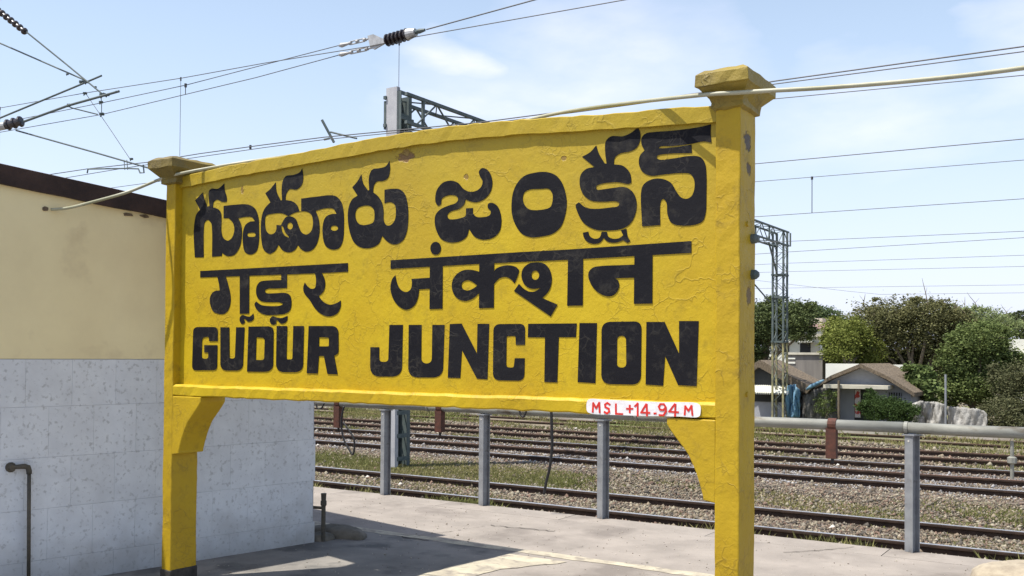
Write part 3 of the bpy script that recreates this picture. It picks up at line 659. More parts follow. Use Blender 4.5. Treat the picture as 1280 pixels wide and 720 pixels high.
# roof slab with dark edge; at the far end an unseen overhang is added to shape the platform shadow
b = MB(); xo = .04; zf = .135
def rslab(b, x0, x1, a, e, lo, hi):
    b.add([(x0, a, topz(a)+lo), (x1, a, topz(a)+lo), (x1, e, topz(e)+lo), (x0, e, topz(e)+lo), (x0, a, topz(a)+hi), (x1, a, topz(a)+hi), (x1, e, topz(e)+hi), (x0, e, topz(e)+hi)],
          [(0, 3, 2, 1), (4, 5, 6, 7), (0, 1, 5, 4), (1, 2, 6, 5), (2, 3, 7, 6), (3, 0, 4, 7)])
rslab(b, -4.3, -.01, Y0, Y1+.02, .02, .125); b.build('roof', M['roof_top'], bd)
b = MB(); N_ = 50; V = []
for i in range(N_+1):
    y = Y0+(Y1+.02-Y0)*i/N_; z = topz(y); j = random.uniform(-.008, .008)
    V += [(-.012, y, z+j*.8), (.035+random.uniform(-.004, .004), y, z+j), (.04+random.uniform(-.004, .004), y, z+.125), (-.012, y, z+.138)]
b.add(V, [(i*4+k, i*4+(k+1) % 4, (i+1)*4+(k+1) % 4, (i+1)*4+k) for i in range(N_) for k in range(4)]+[(0, 1, 2, 3), tuple(N_*4+k for k in range(4))])
b.build('roof_edge', M['roof_edge'], bd)
b = MB()
ew = [(-5.86, 4.80), (-5.09, 4.60), (-4.93, 5.90), (-5.86, 5.96)]  # added shadow caster, hidden behind the name board
ev = []
for X_, Y_ in ew:
    d_ = Vector((X_, Y_, 0))-bd.location; ev.append((d_.x*cos(ANG)-d_.y*sin(ANG), d_.x*sin(ANG)+d_.y*cos(ANG)))
ev[0] = (.045, ev[0][1]); ev[3] = (.045, ev[3][1])
b.add([(p[0], p[1], 2.61) for p in ev]+[(p[0], p[1], 2.70) for p in ev], [(0, 3, 2, 1), (4, 5, 6, 7), (0, 1, 5, 4), (1, 2, 6, 5), (2, 3, 7, 6), (3, 0, 4, 7)])
b.build('shadow_eave', M['roof_edge'], bd)
# broken plaster spots
def wl_(px, py):
    d = ray(px, py); t = (B0-EYE).dot(n_)/d.dot(n_); p = EYE+d*t-B0
    yd = Vector((.353, 1.733, 0)).normalized(); return p.dot(yd), p.z
for (px, py, rx, rz_) in ((57, 261, .022, .02), (160, 268, .05, .014), (180, 270, .04, .012)):
    y, z = wl_(px, py); pts = [(y+rx*cos(k*.7)*random.uniform(.6, 1.2), z+rz_*sin(k*.7)*random.uniform(.6, 1.2)) for k in range(9)]
    b = MB(); n = len(pts); b.add([(-.003, p[0], p[1]) for p in pts]+[(.004, p[0], p[1]) for p in pts], [tuple(range(n)), tuple(reversed(range(n, 2*n)))]+[(i, (i+1) % n, n+(i+1) % n, n+i) for i in range(n)])
    b.build('plaster_scar', M['patch'], wall)
# water pipe with elbow on the tiled wall
y0, z0 = wl_(13, 584); y1, z1 = wl_(33, 588)
wp = empty('wall_pipe', (0, 0, 0), label='dark standing water pipe with an elbow and flange on the grey tiled wall', cat='pipe')
Mx = bd.matrix_basis if False else Matrix.Translation(bd.location) @ Matrix.Rotation(-ANG, 4, 'Z')
G = lambda x, y, z: Mx @ Vector((x, y, z))
b = MB(); b.tube([G(.0, y0, z0), G(.012, y0, z0), G(.014, y0, z0), G(.05, y0, z0)], [.034, .034, .022, .02], 12); b.build('flange', M['oldpipe'], wp)
b = MB(); b.tube([G(.03, y0, z0), G(.045, y0+.02, z0+.004), G(.05, y1-.03, z0+.005), G(.05, y1-.008, z0-.004), G(.05, y1, z0-.03), G(.05, y1, z0-.05)], [.014, .015, .018, .019, .018, .017], 12); b.build('elbow', M['oldpipe'], wp, smooth=True)
b = MB(); b.tube([G(.05, y1, z0-.045), G(.05, y1+.004, .4), G(.05, y1+.008, 0)], .0125, 12); b.build('tube', M['oldpipe'], wp, smooth=True)

# small pipe stub and lumps at the building corner
q = at(404, 677, Z=0); st = empty('pipe_stub', q, label='short rusty standpipe beside the far corner of the tiled wall', cat='pipe')
b = MB(); b.tube([(0, 0, 0), (0, 0, .10), (0, 0, .30), (.0, 0, .31), (0, 0, .345), (0, 0, .35), (0, 0, .41)], [.017, .019, .018, .026, .026, .02, .024], 10); b.build('riser', M['oldpipe'], st, smooth=False)
b = MB(); b.tube([(0, 0, .285), (-.12, -.03, .285)], .013, 8); b.build('side_arm', M['oldpipe'], st)
def lump(name, c, r, m, label, cat, seed=0, flat_=1.6):
    rr = random.Random(seed); b = MB(); V = []; nu, nv = 28, 10
    for j in range(nv+1):
        ph = pi/2*j/nv
        for i in range(nu):
            th = 2*pi*i/nu; k = 1+.10*sin(3*th+seed)+.06*sin(7*th+2*seed)+rr.uniform(-.02, .02)
            V.append((r[0]*cos(th)*cos(ph)**.7*k, r[1]*sin(th)*cos(ph)**.7*k, r[2]*sin(ph)**flat_*1+rr.uniform(-.004, .004)))
    b.add(V, [(j*nu+i, j*nu+(i+1) % nu, (j+1)*nu+(i+1) % nu, (j+1)*nu+i) for j in range(nv) for i in range(nu)])
    o = b.build(name, m, smooth=True); o.location = c; return tag(o, label, cat)
lump('cement_lump', (-5.93, 6.42, -.01), (.30, .16, .10), M['mound'], 'long dark lump of old cement at the far foot of the tiled wall', 'rubble', 2, .7)
lump('cement_lump', (-5.93, 6.2, -.01), (.13, .1, .07), M['mound'], 'small dark stone lump beside the rusty standpipe foot', 'rubble', 5, .7)
lump('sand_heap', at(1290, 728, Z=0), (.40, .30, .13), M['sand'], 'pale rounded heap of hardened sand at the lower right corner', 'heap', 3, .8)

# ---------------------------------------------------------------- platform-edge water main on steel posts
ZP = 1.019; YP = 8.58; RP = .046
main = empty('water_main', (0, YP, ZP), label='long galvanised water pipe carried on steel posts along the platform edge', cat='pipe')
xcuts = [-14, -9.1, -6.6, -4.07, -1.62, -.62, 3.5, 7]
for a, e in zip(xcuts[:-1], xcuts[1:]):
    b = MB(); b.tube([(a+.002, 0, 0), ((a+e)/2, 0, -.004), (e-.002, 0, 0)], RP, 18); b.build('pipe_length', M['gi_old'], main, smooth=True)
    b = MB(); b.tube([(e-.014, 0, 0), (e+.014, 0, 0)], RP+.006, 18); b.build('joint_ring', M['gi_old'], main)
def hpost():
    root = empty('steel_post', (0, 0, 0))
    # I section seen at an angle: two flanges and a web
    b = MB(); b.box(-.040, .040, -.045, -.038, 0, .957); b.box(-.040, .040, .038, .045, 0, .957); b.box(-.004, .004, -.038, .038, 0, .957)
    b.build('column', M['gi'], root, bevel=.002, seg=1)
    b = MB(); b.box(-.06, .06, -.055, .055, .9575, .968); b.build('top_plate', M['gi'], root)
    b = MB(); b.tube([(.0, -.0455, .912), (0, -.0475, .912)], .009, 8); b.build('bolt_hole', M['litter'], root)
    return root
proto = hpost()
plabels = {484: 'galvanised steel post with a lamp-grey mast right behind it, nearest the tiled wall', 613: 'galvanised steel post under the middle of the yellow board', 760: 'galvanised steel post under the white MSL patch', 1140: 'galvanised steel post right of the yellow board, in front of the tracks'}
plist = [(px, at(px, py, Z=0).x) for px, py in ((484, 618), (613, 630), (760, 646), (1140, 690))] + [(0, .62)]
plist[-1] = (1, .55)
for i, (px, x) in enumerate(plist[:4]):
    o = proto if i == 0 else copy_tree(proto); o.location = (x, YP-.005, 0); o.rotation_euler = (0, 0, radians(-20 if px < 1000 else -28)); tag(o, plabels[px], 'post', 'steel posts of the platform water pipe')
# rusty clamps hanging from the main
def clamp(x, h, lab):
    root = empty('rusty_clamp', (x, YP, ZP)); tag(root, lab, 'bracket', 'rusty clamps on the water pipe')
    b = MB(); n = 14
    b.tube([(-.035, 0, 0), (.035, 0, 0)], RP+.009, n); b.build('collar', M['rust'], root)
    b = MB(); b.box(-.042, .028, -.045, -.037, -.05-h, -.03); b.box(.028, .036, -.045, .03, -.05-h, -.03); b.box(-.05, -.042, -.045, .03, -.05-h, -.03); b.build('channel', M['rust'], root)
    b = MB(); b.tube([(0, -.01, -.05-h+.02), (0, -.01, -.09-h)], .014, 8); b.build('nozzle', M['rubber'], root)
    return root
clamp(at(424, 520, Y=YP).x, .24, 'rusty clamp with a looped black hose beside the tiled wall')
clamp(at(551, 520, Y=YP).x, .22, 'rusty clamp hanging below the board between the two left posts')
clamp(at(1041, 540, Y=YP).x, .24, 'rusty reddish clamp on the pipe between yellow board and steel post')
def hose(pxs, r, name, lab, cat='hose', Y=8.50, m='rubber'):
    P = [at(*p, Y=Y) for p in pxs]; cu = []
    for i in range(len(P)-1):
        p0 = P[max(i-1, 0)]; p1 = P[i]; p2 = P[i+1]; p3 = P[min(i+2, len(P)-1)]
        for k in range(6): t = k/6; cu.append(.5*((2*p1)+(p2-p0)*t+(2*p0-5*p1+4*p2-p3)*t*t+(3*p1-p0-3*p2+p3)*t**3))
    cu.append(P[-1]); b = MB(); b.tube(cu, r, 8); return tag(b.build(name, M[m], smooth=True), lab, cat)
hose([(430, 508), (427, 522), (427, 536), (430, 550), (437, 563), (441, 568), (443, 560), (442, 548), (435, 536), (429, 528)], .0115, 'hose', 'black rubber hose hanging in a narrow loop from the left clamp')
hose([(395, 505), (397, 510), (402, 510), (405, 504)], .010, 'hose', 'tiny black hose hook beside the edge of the tiled wall')
hose([(649, 511), (651, 519), (655, 520.5), (658, 513)], .010, 'hose', 'tiny black hose hook under the lip of the board')
hose([(689, 512), (689.5, 530), (690, 560), (687, 585), (683, 602), (680, 618)], .015, 'hose', 'long black hose hanging straight down below the board', Y=8.45)
dr = empty('drain_cock', (at(1265, 550, Y=YP).x, YP, 0), label='thin vertical drain pipe with a valve under the water pipe at the right', cat='pipe')
b = MB(); b.tube([(0, 0, .95), (0, 0, .655)], .014, 8); b.build('riser', M['gi_old'], dr)
b = MB(); b.tube([(0, 0, .83), (0, 0, .82), (0, 0, .78), (0, 0, .77)], [.02, .035, .035, .02], 8); b.build('valve', M['gi_old'], dr)

# ---------------------------------------------------------------- tracks
RH = -.76
def rail_prof(): return [(-.034, .0), (-.036, -.012), (-.034, -.035), (-.009, -.05), (-.008, -.13), (-.068, -.15), (-.068, -.165), (.068, -.165), (.068, -.15), (.008, -.13), (.009, -.05), (.034, -.035), (.036, -.012), (.034, .0)]
def rail(y, root, bright=True, x0=-90, x1=30, z=RH):
    pr = rail_prof(); b = MB(); n = len(pr); b.add([(x, y+p[0], z+p[1]-.0005) for x in (x0, x1) for p in pr], [(i, (i+1) % n, n+(i+1) % n, n+i) for i in range(n)]+[tuple(range(n)), tuple(reversed(range(n, 2*n)))])
    o = b.build('rail', M['railrust'], root)
    b = MB(); b.box(x0, x1, y-.031, y+.031, z-.0002, z+.004); b.build('running_surface', M['railtop'] if bright else M['brownrail'], o)
def track(ys, lab, bright, sleepers, x0=-24, x1=5, z=RH):
    root = empty('railway_track', (0, 0, 0)); tag(root, lab, 'railway track', 'railway tracks beyond the platform')
    for y, br in zip(ys, bright): rail(y, root, br, z=z)
    yc = sum(ys[:2])/2; me = MB().box(-.12, .12, -1.35, 1.35, -.39, -.183).mesh('sleeper'); me.materials.append(M['sleeper'])
    x = x0
    while sleepers and x < x1:
        o = link_mesh('sleeper', me, root); o.location = (x, yc, z+.018); x += .65
    return root
track((13.30, 14.96), 'nearest railway track, its two rails just beyond the platform edge', (True, True), True)
track((19.5, 21.18, 22.9), 'middle railway track of three rails with a rusty rail between bright ones', (True, False, True), True, -30)
track((24.9, 26.6), 'far railway track with grass between its dull rails, beyond the three-rail one', (False, False), True, -34, 4)
track((30.6, 32.3), 'farthest railway track half hidden in grass before the huts', (False, False), False, z=RH-.09)

# ballast stones
def stones(name, n, xr, yr, size, z0, cols, excl=()):
    x = rng.uniform(*xr, n); y = rng.uniform(*yr, n)
    keep = np.ones(n, bool)
    for e in excl: keep &= np.abs(y-e) > .065
    x, y = x[keep], y[keep]; n = len(x)
    s = rng.uniform(*size, n)*np.where(rng.random(n) < .06, 1.7, 1)
    base = np.array([[1, 0, 0], [0, 1, 0], [-1, 0, 0], [0, -1, 0], [0, 0, .8], [0, 0, -.6]], float)
    V = base[None]*rng.uniform(.55, 1.25, (n, 6, 1))*s[:, None, None]
    a = rng.uniform(0, 2*pi, n); tl = rng.uniform(-.6, .6, n)
    ca, sa = np.cos(a), np.sin(a); X = V[..., 0]*ca[:, None]-V[..., 1]*sa[:, None]; Yv = V[..., 0]*sa[:, None]+V[..., 1]*ca[:, None]; Z = V[..., 2]+X*tl[:, None]*.5
    V = np.stack([X+x[:, None], Yv+y[:, None], Z+(z0+s*.25)[:, None]], -1).reshape(-1, 3)
    f = np.array([[0, 1, 4], [1, 2, 4], [2, 3, 4], [3, 0, 4], [1, 0, 5], [2, 1, 5], [3, 2, 5], [0, 3, 5]])
    Fc = (f[None]+6*np.arange(n)[:, None, None]).reshape(-1, 3)
    C_ = np.array(cols)[rng.integers(0, len(cols), n)]*rng.uniform(.7, 1.2, (n, 1)); C_ = np.repeat(C_, 8, 0)
    return tag(np_mesh(name, V, Fc, C_, M['stone']), kind='stuff')
SC = [(.16, .125, .09), (.10, .08, .06), (.20, .165, .12), (.155, .105, .08), (.075, .065, .055), (.17, .15, .12), (.27, .24, .18)]
RY = [13.30, 14.96, 19.5, 21.18, 22.9, 24.9, 26.6]
tag(stones('ballast', 30000, (-17, 1.5), (12.4, 15.7), (.017, .040), GZ+.05, SC, RY), 'crushed stone ballast around the nearest rails', None)
tag(stones('ballast', 38000, (-23, 2.5), (15.6, 20.9), (.017, .038), GZ+.045, SC, RY), 'crushed stone ballast between the nearest and middle rails', None)
SG = [(.24, .235, .24), (.17, .165, .17), (.32, .31, .30), (.12, .11, .105)]
tag(stones('ballast', 19000, (-26, 3), (19.0, 22.7), (.02, .038), GZ+.05, SG+SC[:2], RY), 'grey crushed stone ballast among the middle rails', None)
tag(stones('ballast', 18000, (-32, 4), (22.7, 29), (.03, .055), GZ+.05, SC, RY), 'crushed stone ballast around the far rails', None)
# grass strips
def grass(name, patches, lab, hmul=1):
    Vs = []; Cs = []
    for (n, x0, x1, y0, y1, hh, dens) in patches:
        x = rng.uniform(x0, x1, n); y = rng.normal((y0+y1)/2, (y1-y0)/3.2, n)
        k = (np.sin(x*1.3+y*2)+np.sin(x*.47+1.3)+np.sin(x*3.1+y*5.7)*.7+rng.uniform(-1, 1, n)*.9) > dens; x, y = x[k], y[k]; n = len(x)
        for rep in range(3):
            a = rng.uniform(0, 2*pi, n); h = rng.uniform(.4, 1.15, n)*hh; w = rng.uniform(.006, .015, n)*(1+hh*4)
            px = x+rng.normal(0, .03, n); py = y+rng.normal(0, .03, n); z = np.full(n, GZ+.03)
            dx, dy = np.cos(a)*w, np.sin(a)*w; lx, ly = rng.normal(0, .5, n)*h, rng.normal(0, .5, n)*h
            Vs.append(np.stack([np.stack([px-dx, py-dy, z], -1), np.stack([px+dx, py+dy, z], -1), np.stack([px+lx, py+ly, z+h], -1)], 1))
            c1 = np.array([.13, .145, .04]); c2 = np.array([.26, .23, .10]); t = np.clip(rng.normal(.45, .3, n)+.25*np.sin(x*.9), 0, 1)[:, None]
            Cs.append((c1*(1-t)+c2*t)*rng.uniform(.7, 1.2, (n, 1)))
    V = np.concatenate(Vs).reshape(-1, 3); C_ = np.concatenate(Cs); Fc = np.arange(len(V)).reshape(-1, 3)
    return tag(np_mesh(name, V, Fc, C_, M['leaf']), lab, None, kind='stuff')
grass('grass', [(44000, -20, 2, 15.4, 17.9, .06, -.1), (26000, -17, 1, 13.5, 14.7, .045, .1), (22000, -22, -9, 15.3, 17.8, .08, -.6), (9000, -17, -7.5, 13.4, 14.6, .05, -.5), (1500, -14, 1, 12.6, 12.95, .12, .9)], 'yellow green grass growing beside the nearest rails')
grass('grass', [(16000, -34, 5, 23.2, 24.6, .10, .3), (18000, -36, 6, 27.2, 30.4, .12, -.2), (14000, -36, 6, 30.5, 35, .14, .1)], 'yellow green weeds among the far rails')
grit = stones('grit', 900, (-9, 2), (6.9, 8.5), (.003, .008), 0, [(.3, .27, .23), (.2, .17, .14), (.42, .38, .32)]); tag(grit, 'fine grit scattered on the platform surface')
grit = stones('grit', 500, (-6, -2), (4.8, 6.9), (.003, .008), 0, [(.3, .27, .23), (.2, .17, .14), (.42, .38, .32)]); tag(grit, 'fine grit lying near the foot of the name board')
grass('grass', [(5000, -14, 2, 12.75, 13.15, .16, .75), (2500, -14, 2, 15.1, 15.5, .14, .9)], 'dry weed tufts against the nearest rails')
# pale concrete strip of the far platform
b = MB(); b.box(-60, 25, 33.6, 34.6, GZ-.3, GZ+.10); tag(b.build('path', mat('pale_concrete_strip', (.42, .39, .36), (.28, .24, .2), .7, .9, detail=9)), kind='structure')
litter_px = [((459, 597), 14.6), ((415, 543), 20.5), ((500, 606), 14), ((1047, 582), 21.8), ((1040, 660), 14.2), ((720, 536), 22), ((397, 557), 19)]
llab = ['white scrap of litter left of the leftmost steel post by the near rails', 'pale scrap of litter between the middle rails near the looped hose', 'pale scrap of litter just right of the leftmost steel post', 'white scrap of litter below the reddish clamp between middle rails', 'white scrap of litter between the near rails left of the right post', 'white scrap of litter on the far ballast near the long black hose', 'pale scrap of litter beside the tiled wall edge']
for ((px, py), Yv), lb in zip(litter_px, llab):
    q = at(px, py, Z=GZ+.09); b = MB(); r_ = .04
    b.add([(-r_, -r_*.5, 0), (r_*.8, -r_*.6, .02), (r_, r_*.5, .03), (-r_*.7, r_*.6, .02), (0, 0, .05)], [(0, 1, 4), (1, 2, 4), (2, 3, 4), (3, 0, 4), (0, 3, 2, 1)])
    o = b.build('litter', M['litter']); o.location = q; tag(o, lb, 'litter', 'scraps of litter on the tracks')

# ---------------------------------------------------------------- portal gantry
GX = -13.42
g = empty('portal_gantry', (GX, 16.4, GZ), label='steel portal gantry spanning the tracks, with a grey near mast and lattice beam', cat='gantry')
TOPZ = 7.42-GZ
near = empty('mast', (0, 0, 0)); near.parent = g; near.location = (-.24, 0, 0); near.rotation_euler = (0, radians(-.25), 0)
b = MB(); b.box(-.15, .15, -.01, 0, -.3, TOPZ); b.box(-.15, -.14, 0, .10, -.3, TOPZ); b.box(.14, .15, 0, .10, -.3, TOPZ); b.build('front_channel', M['mast_grey'], near)
b = MB(); b.box(-.15, .15, .50, .51, -.3, TOPZ-.1); b.box(-.15, -.14, .40, .50, -.3, TOPZ-.1); b.box(.14, .15, .40, .50, -.3, TOPZ-.1); b.build('rear_channel', M['mast_dark'], near)
me = MB().box(.145, .153, .06, .44, -.045, .045).mesh('batten'); me.materials.append(M['mast_dark'])
for k in range(17):
    for sx in (0, -.298):
        o = link_mesh('batten', me, near); o.location = (sx, 0, .25+k*.5)
b = MB(); b.box(-.21, -.152, -.02, .0, TOPZ-.9, TOPZ-.28); b.box(-.20, -.152, .0, .3, TOPZ-.9, TOPZ-.86); b.build('side_plate', M['mast_dark'], near)
b = MB(); b.box(.155, .26, .0, .02, TOPZ-.95, TOPZ-.1); b.box(.155, .22, .02, .5, TOPZ-.7, TOPZ-.64); b.build('beam_seat', M['mast_dark'], near)
BL = 27.0; hw = .3; zt, zb = 7.21-GZ, 6.60-GZ; BX = -.14
for sx in (-1, 1):
    for z in (zt, zb):
        b = MB(); b.box(sx*hw-.035+BX, sx*hw+.035+BX, -.05, BL+.3, z-.035, z+.035); b.build('chord', M['mast_dark'], g)
b = MB(); k = 0; y = .3
lac = MB()
while y < BL:
    for sx in (-1, 1):
        X_ = sx*hw+BX
        lac.bar((X_, y, zb), (X_, y+.75, zt), .03); lac.bar((X_, y+.75, zt), (X_, y+1.5, zb), .03)
    for z in (zt, zb):
        lac.bar((BX-hw, y, z), (BX+hw, y+.75, z), .025); lac.bar((BX+hw, y+.75, z), (BX-hw, y+1.5, z), .025)
    y += 1.5
tag(lac.build('lacing', M['mast_dark'], g), kind='stuff')
me = MB().box(-.03, .03, -.03, .03, zb, zt).mesh('upright'); me.materials.append(M['mast_dark'])
for k in range(10):
    for sx in (-1, 1):
        o = link_mesh('upright', me, g); o.location = (sx*hw+BX, .55+k*3, 0)
far = empty('mast', (-.14, BL, 0)); far.parent = g
for i, (sx, sy) in enumerate(((-.24, -.28), (.24, -.28), (-.24, .28), (.24, .28))):
    b = MB(); b.box(sx-.04, sx+.04, sy-.04, sy+.04, -.8, 3.2); b.build('leg', M['mast_yel'], far)
    b = MB(); b.box(sx-.04, sx+.04, sy-.04, sy+.04, 3.202, zt); b.build('leg', M['mast_dark'], far)
lac = MB(); z = -.4; j = 1
while z < zt-.5:
    for sy in (-.28, .28): lac.bar((-.24*j, sy, z), (.24*j, sy, z+.45), .022)
    for sx in (-.24, .24): lac.bar((sx, -.28*j, z), (sx, .28*j, z+.45), .022)
    z += .45; j = -j
for z in (3.2, 5.2, 6.2):
    for sy in (-.28, .28): lac.bar((-.28, sy, z), (.28, sy, z), .08)
    for sx in (-.24, .24): lac.bar((sx, -.4, z), (sx, .4, z), .08)
lac.bar((0, -.4, 6.2), (0, -1.6, zb), .06)
tag(lac.build('lacing', M['mast_dark'], far), kind='stuff')
b = MB(); b.bar((-.35, -.4, 5.0), (-1.0, -1.2, 6.0), .05); b.build('strut', M['mast_dark'], far)

# ---------------------------------------------------------------- overhead wires
def wire(pts, Y, lab, r=.0065, ext_l=True, ext_r=True, name='overhead_wire', group='overhead wires of the tracks'):
    P = [at(*p, Y=Y) for p in pts]
    if ext_l: d = (P[0]-P[1]).normalized(); P.insert(0, P[0]+d*25)
    if ext_r: d = (P[-1]-P[-2]).normalized(); P.append(P[-1]+d*9)
    b = MB(); b.tube(P, r, 5, cap=False); return tag(b.build(name, M['wire']), lab, 'wire', group)
wire([(0, 135), (105, 116.5), (228, 97.5), (330, 79), (420, 64.5), (461, 58), (520, 46), (639, 25), (780, 0)], 10.4, 'uppermost thin wire passing behind the dark rib insulator and up off the top')
wire([(35, 147), (130, 128), (232, 106.5), (330, 81), (427, 56)], 10.44, 'wire running into the upper turnbuckle of the grey yoke plate', ext_r=False)
wire([(25, 161), (128, 143), (232, 118), (320, 97), (427, 68)], 10.42, 'wire running into the lower turnbuckle of the grey yoke plate', ext_r=False)
wire([(533, 37), (668, 0)], 10.42, 'thick wire leaving the insulator up to the top edge of the sky', .009, ext_l=False)
wire([(20, 226), (60, 218.5), (110, 211), (183, 203), (250, 192), (330, 181), (405, 171.5), (600, 153), (726, 136.5), (883, 115), (971, 101), (1280, 58)], 10.4, 'contact wire skimming the arched top of the board and rising past the right cap', .0075)
wire([(60, 226), (150, 211), (250, 196), (330, 184.5), (405, 174.5), (600, 155.5), (726, 139.5), (883, 118), (971, 104.7), (1280, 64.4)], 10.46, 'second thinner wire just below the contact wire beside the right cap', .006)
wire([(700, 159), (947.6, 125.5), (1280, 94)], 14.0, 'wire just under the cream conduit right of the board')
wire([(700, 233), (945.8, 204.6), (1280, 173.7)], 14.7, 'wire crossing the sky at the level of the lettering top, right of the board')
wire([(700, 249), (945.8, 227), (1280, 200)], 20.3, 'messenger wire carrying the short dropper right of the board')
wire([(700, 287.5), (947.6, 270.7), (1280, 248.4)], 20.3, 'contact wire below the short dropper right of the board')
wire([(700, 314), (984, 301.7), (1280, 289)], 25.7, 'wire just above the corner of the far mast top')
wire([(700, 334), (984, 315), (1280, 297)], 25.9, 'wire second below the far mast top corner')
wire([(700, 342), (984, 329), (1280, 319)], 33, 'wire third below the far mast top corner')
wire([(700, 348), (984, 339.5), (1280, 333)], 36, 'wire fourth below the far mast top corner')
wire([(700, 365), (984, 360), (1280, 356)], 41, 'lower wire just above the tree tops at the right')
wire([(984, 355), (1060, 364), (1100, 368), (1280, 366)], 41.5, 'lowest wire crossing the twigs of the tree tops')
def dropper(a, b_, Y, lab, r=.004):
    P = [at(*a, Y=Y), at(*b_, Y=Y)]; P[1].x = P[0].x; b = MB(); b.tube(P, r, 5); b.tube([P[0]+Vector((0, 0, .02)), P[0]-Vector((0, 0, .04))], r*3, 6); return tag(b.build('dropper_wire', M['wire']), lab, 'wire', 'droppers between overhead wires')
dropper((226, 98), (230, 194), 10.4, 'long thin dropper above the left post cap')
dropper((232, 106), (235, 117.5), 10.42, 'very short dropper left of the arched board top', .007)
dropper((499, 53), (500, 161), 10.4, 'thin dropper hanging from the insulator past the grey mast')
dropper((0, 135), (3, 218), 10.4, 'thin dropper at the left edge of the sky')
dropper((1015, 222), (1014.5, 266), 20.3, 'short dropper between two wires right of the board', .009)
dropper((313, 183), (313, 186), 10.42, 'tiny dropper between the paired wires by the board top', .006)

# insulator assembly with yoke plate
Yi = 10.42
def seg(a, b_, Y, t): return at(a[0]+(b_[0]-a[0])*t, a[1]+(b_[1]-a[1])*t, Y=Y)
ins = empty('string_insulator', at(495, 47, Y=Yi), label='dark ribbed insulator with a grey triangular yoke plate against the sky', cat='insulator')
def ribs(a, b_, n, r1, r0, root, m='insul', name='ribbed_body'):
    P = []; R_ = []; a = Vector(a)-root.location; b_ = Vector(b_)-root.location
    for k in range(n):
        for t, r in ((.05, r0), (.35, r0), (.5, r1), (.68, r1*.93), (.8, r0)): P.append(a.lerp(b_, (k+t)/n)); R_.append(r)
    bb = MB(); bb.tube(P, R_, 14); return bb.build(name, M[m], root, smooth=False)
ribs(at(482, 51, Y=Yi), at(511, 42.5, Y=Yi), 6, .088, .05, ins)
r_ = ins.location
b = MB(); b.tube([at(510, 43, Y=Yi)-r_, at(519.5, 40.5, Y=Yi)-r_], [.08, .055], 12); b.build('end_fitting', M['zinc'], ins)
b = MB(); b.tube([at(519, 41, Y=Yi)-r_, at(524, 39, Y=Yi)-r_, at(531, 37.4, Y=Yi)-r_], [.02, .035, .02], 8); b.build('eye_bolt', M['mast_dark'], ins)
pts = [at(*p, Y=Yi) - r_ for p in ((460, 45), (467, 43), (483, 50), (482, 54), (468, 62), (463.5, 60))]
b = MB(); b.add([p-Vector((0, .012, 0)) for p in pts]+[p+Vector((0, .012, 0)) for p in pts], [tuple(range(6)), tuple(reversed(range(6, 12)))]+[(i, (i+1) % 6, 6+(i+1) % 6, 6+i) for i in range(6)]); b.build('yoke_plate', M['zinc'], ins)
for (a, c_) in (((427, 56.5), (461, 48.5)), ((427, 68), (464, 60))):
    b = MB()
    b.tube([seg(a, c_, Yi, -.1)-r_, seg(a, c_, Yi, .0)-r_, seg(a, c_, Yi, .08)-r_, seg(a, c_, Yi, .3)-r_], [.012, .035, .03, .014], 8)
    for dz in (-.022, .022): b.tube([seg(a, c_, Yi, .32)-r_+Vector((0, 0, dz)), seg(a, c_, Yi, .85)-r_+Vector((0, 0, dz))], .009, 6)
    for t in (.32, .58, .85): b.tube([seg(a, c_, Yi, t-.04)-r_, seg(a, c_, Yi, t+.04)-r_], .026, 8)
    b.tube([seg(a, c_, Yi, .85)-r_, seg(a, c_, Yi, 1.04)-r_], .014, 6); b.build('turnbuckle', M['zinc'], ins)

# cantilever bracket arms at the upper left, on a mast standing at the platform edge
Yc = 9.6
cm = empty('cantilever_mast', (at(-60, 200, Y=Yc).x, Yc, 0), label='overhead line arms of green tubes and ribbed insulators at the upper left', cat='cantilever')
r_ = cm.location
T = lambda px, py, Y=Yc: at(px, py, Y=Y)-r_
b = MB(); b.box(-.14, .14, -.1, .1, -.9, 8.3); b.build('mast', M['mast_grey'], cm)
def tube_part(pts, r, name='tube', m='mast_dark', par=cm):
    b = MB(); b.tube([T(*p) for p in pts], r, 8); return b.build(name, M[m], par)
tube_part([(-60, 172, Yc), (0, 147.5, 9.85), (100, 106, 10.3), (127, 94.5, 10.42)], .017)
tube_part([(30, 152, 9.75), (85, 132, 10.1), (149, 114, 10.45)], .022)
tube_part([(33, 40, 9.9), (80, 78, 10.2), (131, 120, 10.4)], .015)
tube_part([(-60, 29, 9.6), (0, 54, 9.9), (108, 101, 10.36)], .014)
tube_part([(20, 163, 9.75), (120, 191, 10.2), (196, 213, 10.6)], .014)
tube_part([(84, 132, 10.1), (90, 135, 10.15), (122, 143, 10.4)], .011, 'registration_arm')
tube_part([(126, 118, 10.4), (127, 130, 10.42), (127, 143, 10.42)], .007, 'hanger')
tube_part([(108, 118, 10.4), (140, 165, 10.4), (162, 198, 10.4)], .005, 'stay_wire', 'wire')
tube_part([(109, 216.5, 10.3), (110, 211.3, 10.3), (157, 210.5, 10.35), (173, 211, 10.35), (175, 216, 10.35), (180, 216, 10.35), (179, 206, 10.35)], .013, 'registration_arm')
for px in (155, 158.5): tube_part([(px, 200, 10.4), (px+1, 212, 10.36)], .007, 'hanger')
b = MB()
for px, py, s in ((102, 103, .04), (108, 103, .03), (128, 119, .045), (134, 119, .03), (106, 117, .03), (126, 128, .03), (127, 143, .035), (86, 131.5, .03), (84, 93, .02), (119, 109, .02), (164, 199, .025)):
    p = T(px, py, 10.4); b.tube([p-Vector((.0, s, 0)), p+Vector((s*.4, s, s*.3))], s*.8, 6); b.tube([p-Vector((s, 0, s)), p+Vector((s, 0, s*.7))], s*.35, 6)
b.build('clamps', M['mast_dark'], cm)
